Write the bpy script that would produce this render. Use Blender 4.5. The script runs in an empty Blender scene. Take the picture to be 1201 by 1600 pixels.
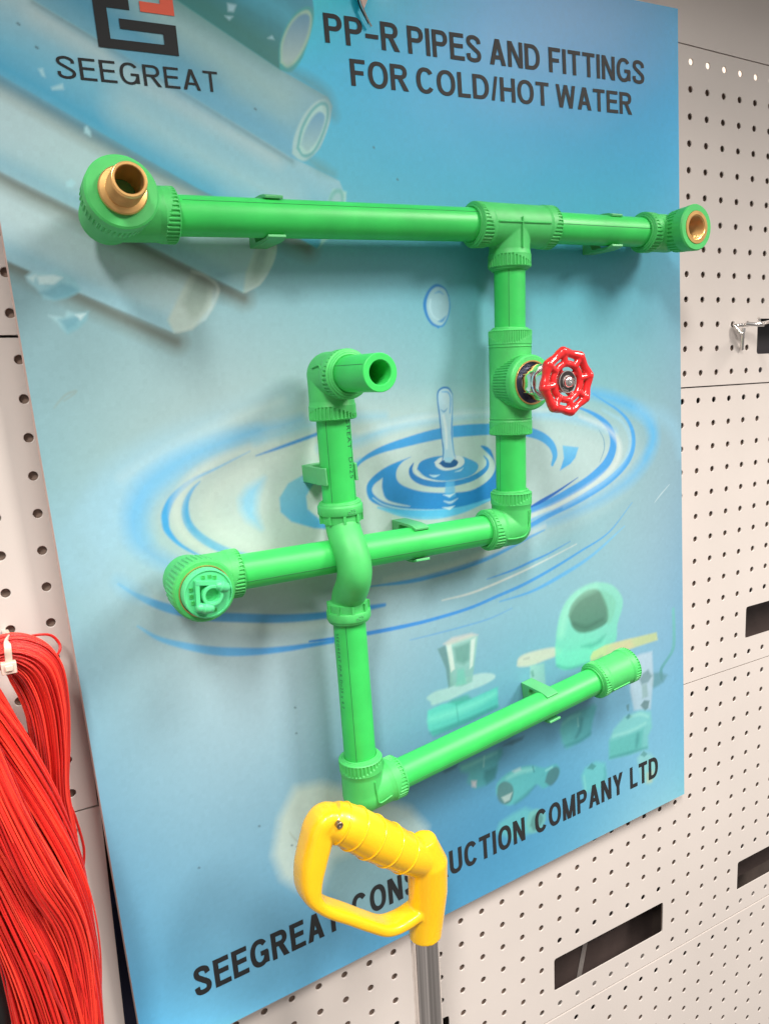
import bpy, bmesh, math, random
import numpy as np
from mathutils import Vector, Matrix

# all lengths below are millimetres; MM turns them into metres
MM = 0.001
rad = math.radians
random.seed(7)
scene = bpy.context.scene
COL = scene.collection

# ------------------------------------------------------------------ camera
cam_d = bpy.data.cameras.new('camera')
cam = bpy.data.objects.new('camera', cam_d)
COL.objects.link(cam)
cam_d.sensor_fit = 'VERTICAL'
cam_d.sensor_height = 36.0
cam_d.lens = 27.293
cam_d.clip_start = 0.01
cam_d.clip_end = 60.0
cam.matrix_world = Matrix((
    (0.86509142, 0.1208843, -0.48683038, -0.47838665),
    (-0.49969089, 0.12277152, -0.85745913, -0.55400263),
    (-0.04388444, 0.98504525, 0.16661337, -0.29338334),
    (0, 0, 0, 1)))
scene.camera = cam

# ------------------------------------------------------------------ light
world = bpy.data.worlds.new('World')
scene.world = world
world.use_nodes = True
wn = world.node_tree
bg = wn.nodes['Background']
# soft shop interior: pale ceiling above, dim aisle below
tc = wn.nodes.new('ShaderNodeTexCoord'); sp = wn.nodes.new('ShaderNodeSeparateXYZ')
wr = wn.nodes.new('ShaderNodeValToRGB'); mr = wn.nodes.new('ShaderNodeMapRange')
mr.inputs['From Min'].default_value = -1; mr.inputs['From Max'].default_value = 1
wn.links.new(tc.outputs['Generated'], sp.inputs[0]); wn.links.new(sp.outputs['Z'], mr.inputs['Value'])
wn.links.new(mr.outputs[0], wr.inputs['Fac']); 
wz = wn.nodes.new('ShaderNodeTexNoise'); wz.inputs['Scale'].default_value = 1.0; wz.inputs['Detail'].default_value = 3
wm = wn.nodes.new('ShaderNodeMapping'); wm.inputs['Scale'].default_value = (2.3, 2.3, 0.5)
wn.links.new(tc.outputs['Generated'], wm.inputs['Vector']); wn.links.new(wm.outputs[0], wz.inputs['Vector'])
wq = wn.nodes.new('ShaderNodeMapRange'); wq.inputs['From Min'].default_value = 0.38; wq.inputs['From Max'].default_value = 0.62
wq.inputs['To Min'].default_value = 0.7; wq.inputs['To Max'].default_value = 1.6
wn.links.new(wz.outputs['Fac'], wq.inputs['Value'])
wx = wn.nodes.new('ShaderNodeMix'); wx.data_type = 'RGBA'; wx.blend_type = 'MULTIPLY'; wx.inputs[0].default_value = 1.0
wn.links.new(wr.outputs['Color'], wx.inputs[6]); wn.links.new(wq.outputs[0], wx.inputs[7]); wn.links.new(wx.outputs[2], bg.inputs['Color'])
wr.color_ramp.elements[0].position = 0.25; wr.color_ramp.elements[0].color = (0.50, 0.46, 0.43, 1); _e = wr.color_ramp.elements.new(0.47); _e.color = (0.44, 0.425, 0.42, 1)
wr.color_ramp.elements[1].position = 0.85; wr.color_ramp.elements[1].color = (0.85, 0.83, 0.81, 1)
bg.inputs['Strength'].default_value = 0.48


def area(name, loc, target, sx, sy, power, colour):
    d = bpy.data.lights.new(name, 'AREA')
    d.shape = 'RECTANGLE'; d.size = sx; d.size_y = sy; d.energy = power; d.color = colour
    o = bpy.data.objects.new(name, d); COL.objects.link(o)
    o.location = loc
    o.rotation_euler = (Vector(target) - Vector(loc)).to_track_quat('-Z', 'Y').to_euler()
    return o


# rows of ceiling fixtures: one up to the left, one overhead in front, one further along the aisle to the right
area('ceiling_lamp_left', (-1.45, -1.75, 1.75), (0.0, 0, -0.42), 0.34, 0.9, 78.0, (1.0, 0.95, 0.89))
area('ceiling_lamp_front', (0.25, -1.5, 1.9), (0.0, 0, -0.42), 0.9, 0.5, 52.0, (1.0, 0.94, 0.88))
area('ceiling_lamp_aisle', (2.0, -2.2, 1.7), (0.2, 0, -0.6), 0.7, 1.1, 104.0, (1.0, 0.93, 0.86))

scene.view_settings.view_transform = 'Standard'
scene.view_settings.look = 'None'
scene.view_settings.exposure = 0.06
scene.view_settings.gamma = 1.0
scene.view_settings.use_curve_mapping = False
scene.render.engine = 'CYCLES'


# ------------------------------------------------------------------ helpers
def lin(c):
    return tuple((v / 255 / 12.92) if v / 255 <= 0.04045 else ((v / 255 + 0.055) / 1.055) ** 2.4 for v in c)


def mat(name, rgb, rough=0.45, metal=0.0, var=0.0, vscale=60.0, bump=0.0, bscale=400.0, coat=0.0, spec=0.5, sss=0.0, rough_var=0.0):
    """procedural material: base colour with a faint mottling, fine surface bump, uneven gloss"""
    m = bpy.data.materials.new(name); m.use_nodes = True
    nt = m.node_tree; p = nt.nodes['Principled BSDF']
    p.inputs['Base Color'].default_value = (*rgb, 1)
    p.inputs['Roughness'].default_value = rough
    p.inputs['Metallic'].default_value = metal
    p.inputs['Specular IOR Level'].default_value = spec
    if coat: p.inputs['Coat Weight'].default_value = coat; p.inputs['Coat Roughness'].default_value = 0.08
    if sss:
        p.inputs['Subsurface Weight'].default_value = sss
        p.inputs['Subsurface Radius'].default_value = (0.3, 1.0, 0.4)
        p.inputs['Subsurface Scale'].default_value = 0.002
    co = nt.nodes.new('ShaderNodeTexCoord')
    if var:
        n = nt.nodes.new('ShaderNodeTexNoise'); n.inputs['Scale'].default_value = vscale; n.inputs['Detail'].default_value = 5
        r = nt.nodes.new('ShaderNodeValToRGB')
        r.color_ramp.elements[0].position = 0.3; r.color_ramp.elements[1].position = 0.7
        r.color_ramp.elements[0].color = (*[max(0, c * (1 - var)) for c in rgb], 1)
        r.color_ramp.elements[1].color = (*[min(1, c * (1 + var)) for c in rgb], 1)
        nt.links.new(co.outputs['Object'], n.inputs['Vector']); nt.links.new(n.outputs['Fac'], r.inputs['Fac'])
        nt.links.new(r.outputs['Color'], p.inputs['Base Color'])
    if rough_var:
        n2 = nt.nodes.new('ShaderNodeTexNoise'); n2.inputs['Scale'].default_value = vscale * 0.6; n2.inputs['Detail'].default_value = 6
        q = nt.nodes.new('ShaderNodeMapRange'); q.inputs['To Min'].default_value = max(0.02, rough - rough_var); q.inputs['To Max'].default_value = rough + rough_var
        nt.links.new(co.outputs['Object'], n2.inputs['Vector']); nt.links.new(n2.outputs['Fac'], q.inputs['Value'])
        nt.links.new(q.outputs[0], p.inputs['Roughness'])
    if bump:
        n3 = nt.nodes.new('ShaderNodeTexNoise'); n3.inputs['Scale'].default_value = bscale; n3.inputs['Detail'].default_value = 4
        b = nt.nodes.new('ShaderNodeBump'); b.inputs['Strength'].default_value = bump; b.inputs['Distance'].default_value = 0.0006
        nt.links.new(co.outputs['Object'], n3.inputs['Vector']); nt.links.new(n3.outputs['Fac'], b.inputs['Height'])
        nt.links.new(b.outputs['Normal'], p.inputs['Normal'])
    return m


M = {}
M['panel'] = mat('white_powder_coat', (0.645, 0.588, 0.55), 0.42, var=0.03, vscale=9, bump=0.06, bscale=900, rough_var=0.06)
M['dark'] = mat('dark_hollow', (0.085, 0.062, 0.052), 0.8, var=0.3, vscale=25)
M['back'] = mat('hole_shade_brown', (0.27, 0.19, 0.15), 0.8, var=0.2, vscale=30)
M['upright'] = mat('black_steel', (0.02, 0.02, 0.026), 0.5, var=0.2)
M['green_pipe'] = mat('green_pipe_plastic', (0.042, 0.60, 0.112), 0.42, var=0.09, vscale=40, bump=0.04, bscale=300, sss=0.12, rough_var=0.08)
M['green_fit'] = mat('green_fitting_plastic', (0.070, 0.54, 0.132), 0.5, var=0.10, vscale=50, bump=0.05, bscale=500, sss=0.15, rough_var=0.08)
M['green_clip'] = mat('green_clip_plastic', (0.10, 0.47, 0.17), 0.42, var=0.05, vscale=50, sss=0.1)
M['green_plug'] = mat('mint_plug_plastic', (0.10, 0.66, 0.27), 0.4, var=0.04, sss=0.2)
M['line'] = mat('dark_print_line', (0.02, 0.16, 0.05), 0.5)
M['ink'] = mat('pipe_marking_ink', (0.02, 0.11, 0.05), 0.5)
M['brass'] = mat('brass', (0.82, 0.49, 0.18), 0.32, 0.8, var=0.08, vscale=120, rough_var=0.1)
M['chrome'] = mat('chrome', (0.90, 0.87, 0.85), 0.12, 1.0, rough_var=0.05, vscale=60)
M['steel_dark'] = mat('dark_blue_steel', (0.05, 0.055, 0.09), 0.3, 0.6)
M['red_wheel'] = mat('red_enamel', (0.68, 0.018, 0.020), 0.20, coat=0.6, bump=0.25, bscale=110, var=0.06, vscale=60)
M['badge'] = mat('black_badge', (0.035, 0.03, 0.03), 0.35, 0.3)
M['badge_mark'] = mat('badge_marking', (0.42, 0.38, 0.36), 0.4, 0.5)
M['yellow'] = mat('yellow_plastic', (1.0, 0.55, 0.010), 0.27, var=0.04, vscale=20, bump=0.03, bscale=200, coat=0.3, sss=0.15, rough_var=0.06)
M['screw'] = mat('screw_steel', (0.28, 0.22, 0.17), 0.35, 0.9, var=0.3, vscale=900)
M['tube'] = mat('steel_tube', (0.93, 0.88, 0.85), 0.09, 1.0, rough_var=0.06, vscale=20)
M['rope'] = mat('red_twine', (0.86, 0.045, 0.022), 0.36, bump=0.5, bscale=1400)
_nt = M['rope'].node_tree; _at = _nt.nodes.new('ShaderNodeAttribute'); _at.attribute_name = 'strand'
_rp = _nt.nodes.new('ShaderNodeValToRGB'); _rp.color_ramp.elements[0].color = (0.50, 0.012, 0.010, 1); _rp.color_ramp.elements[1].color = (0.96, 0.07, 0.035, 1)
_md = _rp.color_ramp.elements.new(0.5); _md.color = (0.74, 0.024, 0.018, 1)
_nt.links.new(_at.outputs['Fac'], _rp.inputs['Fac']); _nt.links.new(_rp.outputs['Color'], _nt.nodes['Principled BSDF'].inputs['Base Color'])
M['tie'] = mat('cream_nylon', (0.74, 0.60, 0.50), 0.4, sss=0.2)
M['edge'] = mat('pink_board_edge', (0.70, 0.52, 0.47), 0.6)
M['letter'] = mat('charcoal_print', (0.025, 0.027, 0.029), 0.5, spec=0.22)
M['letter_blue'] = mat('dark_blue_print', (0.034, 0.045, 0.06), 0.45)
M['red_print'] = mat('red_print', (0.80, 0.11, 0.055), 0.45)
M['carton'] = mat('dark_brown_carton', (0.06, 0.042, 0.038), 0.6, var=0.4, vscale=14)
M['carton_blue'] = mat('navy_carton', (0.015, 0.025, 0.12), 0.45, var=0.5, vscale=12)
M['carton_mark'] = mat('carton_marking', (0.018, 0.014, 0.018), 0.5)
M['pale'] = mat('pale_marking', (0.45, 0.42, 0.36), 0.6)
M['blackwire'] = mat('black_wire', (0.012, 0.010, 0.010), 0.4)
M['slate'] = mat('slate_cutting', (0.02, 0.035, 0.05), 0.5)


def new_obj(name, me, m=None, parent=None, smooth=True, angle=40):
    o = bpy.data.objects.new(name, me); COL.objects.link(o)
    if m is not None: me.materials.append(m)
    if parent is not None: o.parent = parent
    if smooth and len(me.polygons):
        me.polygons.foreach_set('use_smooth', [True] * len(me.polygons))
        try: me.set_sharp_from_angle(angle=rad(angle))
        except Exception: pass
    me.update()
    return o


class MB:
    """collects vertices (mm) and faces, builds one mesh object"""
    def __init__(s): s.v = []; s.f = []; s.t = []; s.cur = 0.5

    def add(s, vs, fs):
        b = len(s.v); s.v += [tuple(v) for v in vs]; s.t += [s.cur] * len(vs); s.f += [tuple(i + b for i in f) for f in fs]

    def box(s, c, d, rot=None):
        vs = []
        for x in (-1, 1):
            for y in (-1, 1):
                for z in (-1, 1):
                    p = Vector((x * d[0] / 2, y * d[1] / 2, z * d[2] / 2))
                    if rot: p = rot @ p
                    vs.append(p + Vector(c))
        s.add(vs, [(0, 1, 3, 2), (4, 6, 7, 5), (0, 4, 5, 1), (2, 3, 7, 6), (0, 2, 6, 4), (1, 5, 7, 3)])

    def lathe(s, o, axis, prof, n=48, mod=None, closed=False):
        """prof: (t along axis, radius); mod(t_index, ang, r) -> r"""
        o = Vector(o); a = Vector(axis).normalized()
        u = a.orthogonal().normalized(); w = a.cross(u)
        vs = []; fs = []
        for i, (t, r) in enumerate(prof):
            for k in range(n):
                th = 2 * math.pi * k / n
                rr = mod(i, th, r) if mod else r
                vs.append(o + a * t + (u * math.cos(th) + w * math.sin(th)) * rr)
        m = len(prof)
        for i in range(m - 1 + (1 if closed else 0)):
            j = (i + 1) % m
            for k in range(n):
                k2 = (k + 1) % n
                fs.append((i * n + k, i * n + k2, j * n + k2, j * n + k))
        s.add(vs, fs)

    def tube(s, pts, r, n=10, cap=True, rb=None, up=None, sq=2.0):
        """sweep along points; r scalar or list; rb second half-axis (elliptic)"""
        P = [Vector(p) for p in pts]; m = len(P)
        R = r if isinstance(r, (list, tuple)) else [r] * m
        RB = (rb if isinstance(rb, (list, tuple)) else [rb] * m) if rb is not None else R
        vs = []; fs = []; prev = None
        for i, p in enumerate(P):
            t = (P[min(i + 1, m - 1)] - P[max(i - 1, 0)]).normalized()
            if up is not None:
                b = Vector(up); a = t.cross(b).normalized(); b = a.cross(t).normalized()
            else:
                if prev is None: a = t.orthogonal().normalized()
                else: a = (prev - t * prev.dot(t)).normalized()
                b = t.cross(a); prev = a
            for k in range(n):
                th = 2 * math.pi * k / n
                c_, s_ = math.cos(th), math.sin(th)
                if sq != 2.0: c_ = math.copysign(abs(c_) ** (2 / sq), c_); s_ = math.copysign(abs(s_) ** (2 / sq), s_)
                vs.append(p + a * c_ * R[i] + b * s_ * RB[i])
        for i in range(m - 1):
            for k in range(n):
                k2 = (k + 1) % n
                fs.append((i * n + k, (i + 1) * n + k, (i + 1) * n + k2, i * n + k2))
        if cap:
            fs.append(tuple(range(n))); fs.append(tuple((m - 1) * n + k for k in reversed(range(n))))
        s.add(vs, fs)

    def torus(s, o, axis, R, r, n=48, k=8, rx=None):
        prof = [(math.sin(2 * math.pi * j / k) * r, R + math.cos(2 * math.pi * j / k) * r) for j in range(k)]
        s.lathe(o, axis, prof, n, closed=True)

    def sphere(s, o, r, n=32, k=16, sc=(1, 1, 1)):
        vs = []; fs = []
        for i in range(k + 1):
            ph = math.pi * i / k
            for j in range(n):
                th = 2 * math.pi * j / n
                vs.append((o[0] + r * sc[0] * math.sin(ph) * math.cos(th), o[1] + r * sc[1] * math.sin(ph) * math.sin(th), o[2] + r * sc[2] * math.cos(ph)))
        for i in range(k):
            for j in range(n):
                j2 = (j + 1) % n
                fs.append((i * n + j, (i + 1) * n + j, (i + 1) * n + j2, i * n + j2))
        s.add(vs, fs)

    def prism(s, poly, y0, y1):
        """polygon (x, z) extruded between y0 and y1"""
        n = len(poly)
        vs = [(x, y0, z) for x, z in poly] + [(x, y1, z) for x, z in poly]
        fs = [tuple(range(n)), tuple(reversed(range(n, 2 * n)))]
        fs += [(i, i + n, (i + 1) % n + n, (i + 1) % n) for i in range(n)]
        s.add(vs, fs)

    def build(s, name, m=None, parent=None, smooth=True, angle=40, clean=True):
        me = bpy.data.meshes.new(name)
        me.from_pydata([(x * MM, y * MM, z * MM) for x, y, z in s.v], [], s.f)
        if not clean:
            at_ = me.attributes.new('strand', 'FLOAT', 'POINT'); at_.data.foreach_set('value', np.array(s.t, np.float32))
        if clean:
            b = bmesh.new(); b.from_mesh(me)
            bmesh.ops.remove_doubles(b, verts=b.verts, dist=1e-6)
            bmesh.ops.recalc_face_normals(b, faces=b.faces)
            b.to_mesh(me); b.free()
        return new_obj(name, me, m, parent, smooth, angle)


def tag(o, label=None, cat=None, group=None, kind=None):
    if label: o['label'] = label
    if cat: o['category'] = cat
    if group: o['group'] = group
    if kind: o['kind'] = kind
    return o


def empty(name, loc=(0, 0, 0)):
    o = bpy.data.objects.new(name, None); COL.objects.link(o)
    o.empty_display_size = 0.05
    o.location = [c * MM for c in loc]
    return o


def smooth_pts(pts, per=8):
    """Catmull-Rom through points of any dimension"""
    P = [np.array(p, float) for p in pts]
    P = [2 * P[0] - P[1]] + P + [2 * P[-1] - P[-2]]
    out = []
    for i in range(1, len(P) - 2):
        for k in range(per):
            t = k / per
            a, b, c, d = P[i - 1], P[i], P[i + 1], P[i + 2]
            out.append(0.5 * ((2 * b) + (-a + c) * t + (2 * a - 5 * b + 4 * c - d) * t * t + (-a + 3 * b - 3 * c + d) * t ** 3))
    out.append(P[-2])
    return out


def remesh(o, voxel, smooth=2):
    r = o.modifiers.new('fuse', 'REMESH'); r.mode = 'VOXEL'; r.voxel_size = voxel * MM; r.use_smooth_shade = True
    if smooth:
        s = o.modifiers.new('soften', 'SMOOTH'); s.factor = 0.5; s.iterations = smooth
    return o


# ------------------------------------------------------------------ setting: perforated wall
P = 25.0
PH = 328.86                                         # height of one panel of 13 hole rows


def perforated(name, z_first, c0, c1, xoff, slots, label, group, rows=13, seam=1.2, x_edge0=None, x_edge1=None):
    """pressed steel sheet, 6 mm holes on a 25 mm grid, front face on y = 0, edges folded back"""
    vs = []; fs = []; n = 16
    T = 1.2; r = 3.05
    mtop = z_first + 12.5 + (PH - 325) - seam / 2 - 2.0
    mbot = z_first - (rows - 1) * P - 12.5 - seam / 2 + 0.0
    mtop = z_first + 12.5 + (PH - 325) / 2 - seam / 2
    mbot = z_first - (rows - 1) * P - 12.5 - (PH - 325) / 2 + seam / 2
    xa = c0 * P + xoff - 12.5 if x_edge0 is None else x_edge0
    xb = c1 * P + xoff + 12.5 if x_edge1 is None else x_edge1
    blocked = set()
    for (s0, s1, r0, r1) in slots:
        for c in range(s0, s1 + 1):
            for q in range(r0, r1 + 1): blocked.add((c, q))

    def quad(a, b, c, d):
        k = len(vs); vs.extend([a, b, c, d]); fs.append((k, k + 1, k + 2, k + 3))

    def rect(x0, x1, z0, z1, y=0.0):
        quad((x0, y, z0), (x1, y, z0), (x1, y, z1), (x0, y, z1))
    for q in range(1, rows + 1):
        zc = z_first - (q - 1) * P
        z0 = mbot if q == rows else zc - 12.5
        z1 = mtop if q == 1 else zc + 12.5
        for c in range(c0, c1 + 1):
            if (c, q) in blocked: continue
            xc = c * P + xoff
            x0 = xa if c == c0 else xc - 12.5
            x1 = xb if c == c1 else xc + 12.5
            b = len(vs)
            for k in range(n):
                th = 2 * math.pi * (k + 0.5) / n
                cx, cz = math.cos(th), math.sin(th)
                s = 1 / max(abs(cx), abs(cz))
                ox = (x1 - xc) * cx * s if cx > 0 else (xc - x0) * cx * s
                oz = (z1 - zc) * cz * s if cz > 0 else (zc - z0) * cz * s
                vs.append((xc + ox, 0, zc + oz))
                vs.append((xc + (r + 0.35) * cx, 0, zc + (r + 0.35) * cz))
                vs.append((xc + r * cx, 0.3, zc + r * cz))
                vs.append((xc + r * cx, T, zc + r * cz))
            for k in range(n):
                k2 = (k + 1) % n
                for j in range(3):
                    fs.append((b + 4 * k + j, b + 4 * k + j + 1, b + 4 * k2 + j + 1, b + 4 * k2 + j))
            # square corners left over by the 16-gon mapping
            for k, (sx, sz) in ((1, (1, 1)), (5, (-1, 1)), (9, (-1, -1)), (13, (1, -1))):
                pass
            corner = {1: (x1, z1), 5: (x0, z1), 9: (x0, z0), 13: (x1, z0)}
            for k, (px, pz) in corner.items():
                i = len(vs); vs.append((px, 0, pz))
                fs.append((b + 4 * k, i, b + 4 * ((k + 1) % n)))
    for (s0, s1, r0, r1) in slots:
        X0 = s0 * P + xoff - 12.5; X1 = s1 * P + xoff + 12.5
        Z1 = z_first - (r0 - 1) * P + 12.5; Z0 = z_first - (r1 - 1) * P - 12.5
        xi0 = X0 + 4.5; xi1 = X1 - 4.5; zi1 = Z1 - 6.5; zi0 = Z0 + 5.0
        zi1 = z_first - (r0 - 1) * P + 6.0; zi0 = z_first - (r1 - 1) * P - 7.3
        rc = 3.0
        inner = []
        for (cx, cz, a0) in ((xi1 - rc, zi1 - rc, 0), (xi0 + rc, zi1 - rc, 90), (xi0 + rc, zi0 + rc, 180), (xi1 - rc, zi0 + rc, 270)):
            for t in (0, 30, 60, 90):
                a = rad(a0 + t); inner.append((cx + rc * math.cos(a), cz + rc * math.sin(a)))
        outer = [(X1, Z1), (X0, Z1), (X0, Z0), (X1, Z0)]
        b = len(vs)
        for x, z in inner: vs.append((x, 0, z))
        for x, z in inner: vs.append((x, T, z))
        for x, z in outer: vs.append((x, 0, z))
        N = len(inner)
        for k in range(N): fs.append((b + k, b + (k + 1) % N, b + N + (k + 1) % N, b + N + k))
        for q in range(4):
            for t in range(3): fs.append((b + q * 4 + t, b + 2 * N + q, b + q * 4 + t + 1))
            q2 = (q + 1) % 4
            fs.append((b + q * 4 + 3, b + 2 * N + q, b + 2 * N + q2, b + q2 * 4))
    # folded edges
    for z in (mbot, mtop): quad((xa, 0, z), (xb, 0, z), (xb, 16, z), (xa, 16, z))
    for x in (xa, xb): quad((x, 0, mbot), (x, 0, mtop), (x, 16, mtop), (x, 16, mbot))
    me = bpy.data.meshes.new(name)
    me.from_pydata([(x * MM, y * MM, z * MM) for x, y, z in vs], [], fs)
    o = new_obj(name, me, M['panel'], None, True, 30)
    tag(o, label, 'wall panel', group)
    return o, (xa, xb, mbot, mtop)


SL = [(-11, -5, 11, 12), (1, 7, 11, 12), (13, 19, 11, 12)]
G_P = 'perforated steel wall panels of the display bay'
right_labels = ['topmost perforated white wall panel right of the board, beside the green brass-ended elbow',
                'second perforated white wall panel from the top, right of the blue board',
                'third perforated white wall panel, running below the bottom edge of the blue board',
                'lowest perforated white wall panel in the bottom right corner under the slanting seam']
for k, (dx, lab) in enumerate(zip((1.7, -1.0, 0.0, -1.9), right_labels)):
    perforated('perforated_panel', -k * PH, -15, 20, dx, SL, lab, G_P, seam=(3.6 if k == 3 else 1.4))
# neighbouring bay on the left, hung a little higher
for k, lab in enumerate(['upper perforated panel at the far left beside the board edge, above the dark seam',
                         'left perforated panel behind the top of the red twine hank',
                         'lower left perforated panel beside the bottom half of the red twine']):
    perforated('perforated_panel', 58.95 - k * PH, -9, 0, -428.66 + (2.0 if k == 1 else 0), [], lab,
               G_P, seam=(2.2 if k == 0 else 1.4), x_edge1=-409.0 - (1.5 if k == 1 else 0))

# header panel above the top row
b = MB()
b.box((125, 8, 13.9 + 98), (1030, 16, 194))
b.box((125, -3.0, 260), (1030, 6, 60))
hd = b.build('header_panel', M['panel']); tag(hd, 'plain unperforated steel header above the top row of lit holes', 'wall panel')
b = MB(); b.box((0, -222, 338), (1600, 444, 18)); b.box((0, -445, 322), (1600, 6, 60))  # unseen canopy, added to block lamp light from the header and wall top
cn = b.build('light_blocker', M['panel']); tag(cn, 'unseen canopy added above the display to shade the header and wall top', 'light_blocker')
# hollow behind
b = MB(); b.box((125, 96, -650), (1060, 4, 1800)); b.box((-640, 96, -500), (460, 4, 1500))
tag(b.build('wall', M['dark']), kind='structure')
# backing sheet added so the holes show a shaded brown, open behind each slot
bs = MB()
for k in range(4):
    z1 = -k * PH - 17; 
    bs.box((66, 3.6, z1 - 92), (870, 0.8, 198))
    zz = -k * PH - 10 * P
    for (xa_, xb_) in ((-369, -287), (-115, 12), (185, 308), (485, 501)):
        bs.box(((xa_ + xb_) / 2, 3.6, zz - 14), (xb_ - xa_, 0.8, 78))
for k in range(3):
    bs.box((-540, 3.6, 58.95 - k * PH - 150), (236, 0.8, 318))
tag(bs.build('hole_shade_sheet', M['back']), 'brown sheet added behind the small round holes for their shaded tone', 'backing')
# glow behind the topmost row of holes
b = MB(); b.box((125, 5.2, 0.0), (900, 2.0, 12))
gm = bpy.data.materials.new('lamp_glow'); gm.use_nodes = True
pp = gm.node_tree.nodes['Principled BSDF']; pp.inputs['Base Color'].default_value = (0.9, 0.85, 0.8, 1)
pp.inputs['Emission Color'].default_value = (1.0, 0.86, 0.72, 1); pp.inputs['Emission Strength'].default_value = 1.0
tag(b.build('strip_lamp', gm), 'lit strip lamp glowing through the topmost row of holes', 'lamp')

# slotted uprights between the bays
b = MB()
b.box((-372, 30, -560), (20, 3, 1500)); b.box((-382.6, 20, -560), (1.6, 36, 1500)); 
tag(b.build('steel_upright', M['upright']), 'black steel upright in the gap at the lower left edge of the board', 'upright')

# dark cartons seen through the slots
def carton(x0, x1, z0, z1, y, m, label, words=None, stripe=None):
    t = empty('carton', ((x0 + x1) / 2, y, z0)); tag(t, label, 'carton', 'dark cartons behind the wall slots')
    w = x1 - x0; h = z1 - z0
    b = MB(); b.box((0, 12, h / 2), (w, 24, h)); b.build('box', m, t, False)
    if words:
        cu = bpy.data.curves.new('lettering', 'FONT'); cu.body = words; cu.size = 34; cu.extrude = 0.1; cu.align_x = 'CENTER'
        o_ = bpy.data.objects.new('lettering', cu); COL.objects.link(o_); bpy.context.view_layer.update()
        me = bpy.data.meshes.new_from_object(o_.evaluated_get(bpy.context.evaluated_depsgraph_get())); bpy.data.objects.remove(o_)
        for v in me.vertices: v.co = Vector((v.co.x + 8, -0.2 - v.co.z, v.co.y + h - 56)) * MM
        new_obj('lettering', me, M['carton_mark'], t, False)
    if stripe is not None:
        b = MB(); b.box((stripe, -0.6, h / 2), (7, 0.5, h), Matrix.Rotation(rad(14), 3, 'Y')); b.build('tape', M['badge_mark'], t, False)
    return t


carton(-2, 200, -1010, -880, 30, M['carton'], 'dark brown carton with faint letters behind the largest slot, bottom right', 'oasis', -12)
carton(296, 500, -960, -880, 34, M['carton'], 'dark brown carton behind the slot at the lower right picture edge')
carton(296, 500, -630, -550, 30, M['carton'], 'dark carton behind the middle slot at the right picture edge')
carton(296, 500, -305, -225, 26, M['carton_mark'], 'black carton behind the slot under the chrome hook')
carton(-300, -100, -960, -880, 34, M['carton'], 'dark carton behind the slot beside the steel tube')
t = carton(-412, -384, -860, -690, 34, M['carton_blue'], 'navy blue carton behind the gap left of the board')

# ------------------------------------------------------------------ display board
BM = Matrix(((0.998728412, -0.000191952970, -0.0504135124, -0.39905572),
             (-0.000191952970, 0.999971024, -0.00761018773, -0.01193207),
             (0.0504135124, 0.00761018773, 0.998699436, -0.79657036),
             (0, 0, 0, 1)))
board = empty('display_board'); board.matrix_world = BM
tag(board, 'blue printed board with water ripples and black headline, hung on the perforated wall', 'display board')

W_, H_ = 600.0, 800.0
G = 0.8
NX, NZ = int(W_ / G) + 1, int(H_ / G) + 1
gx, gz = np.meshgrid(np.linspace(0, W_, NX), np.linspace(0, H_, NZ))   # rows: z


def sl(c): return np.array(lin(c)) * ART


ART = 1.0


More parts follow.
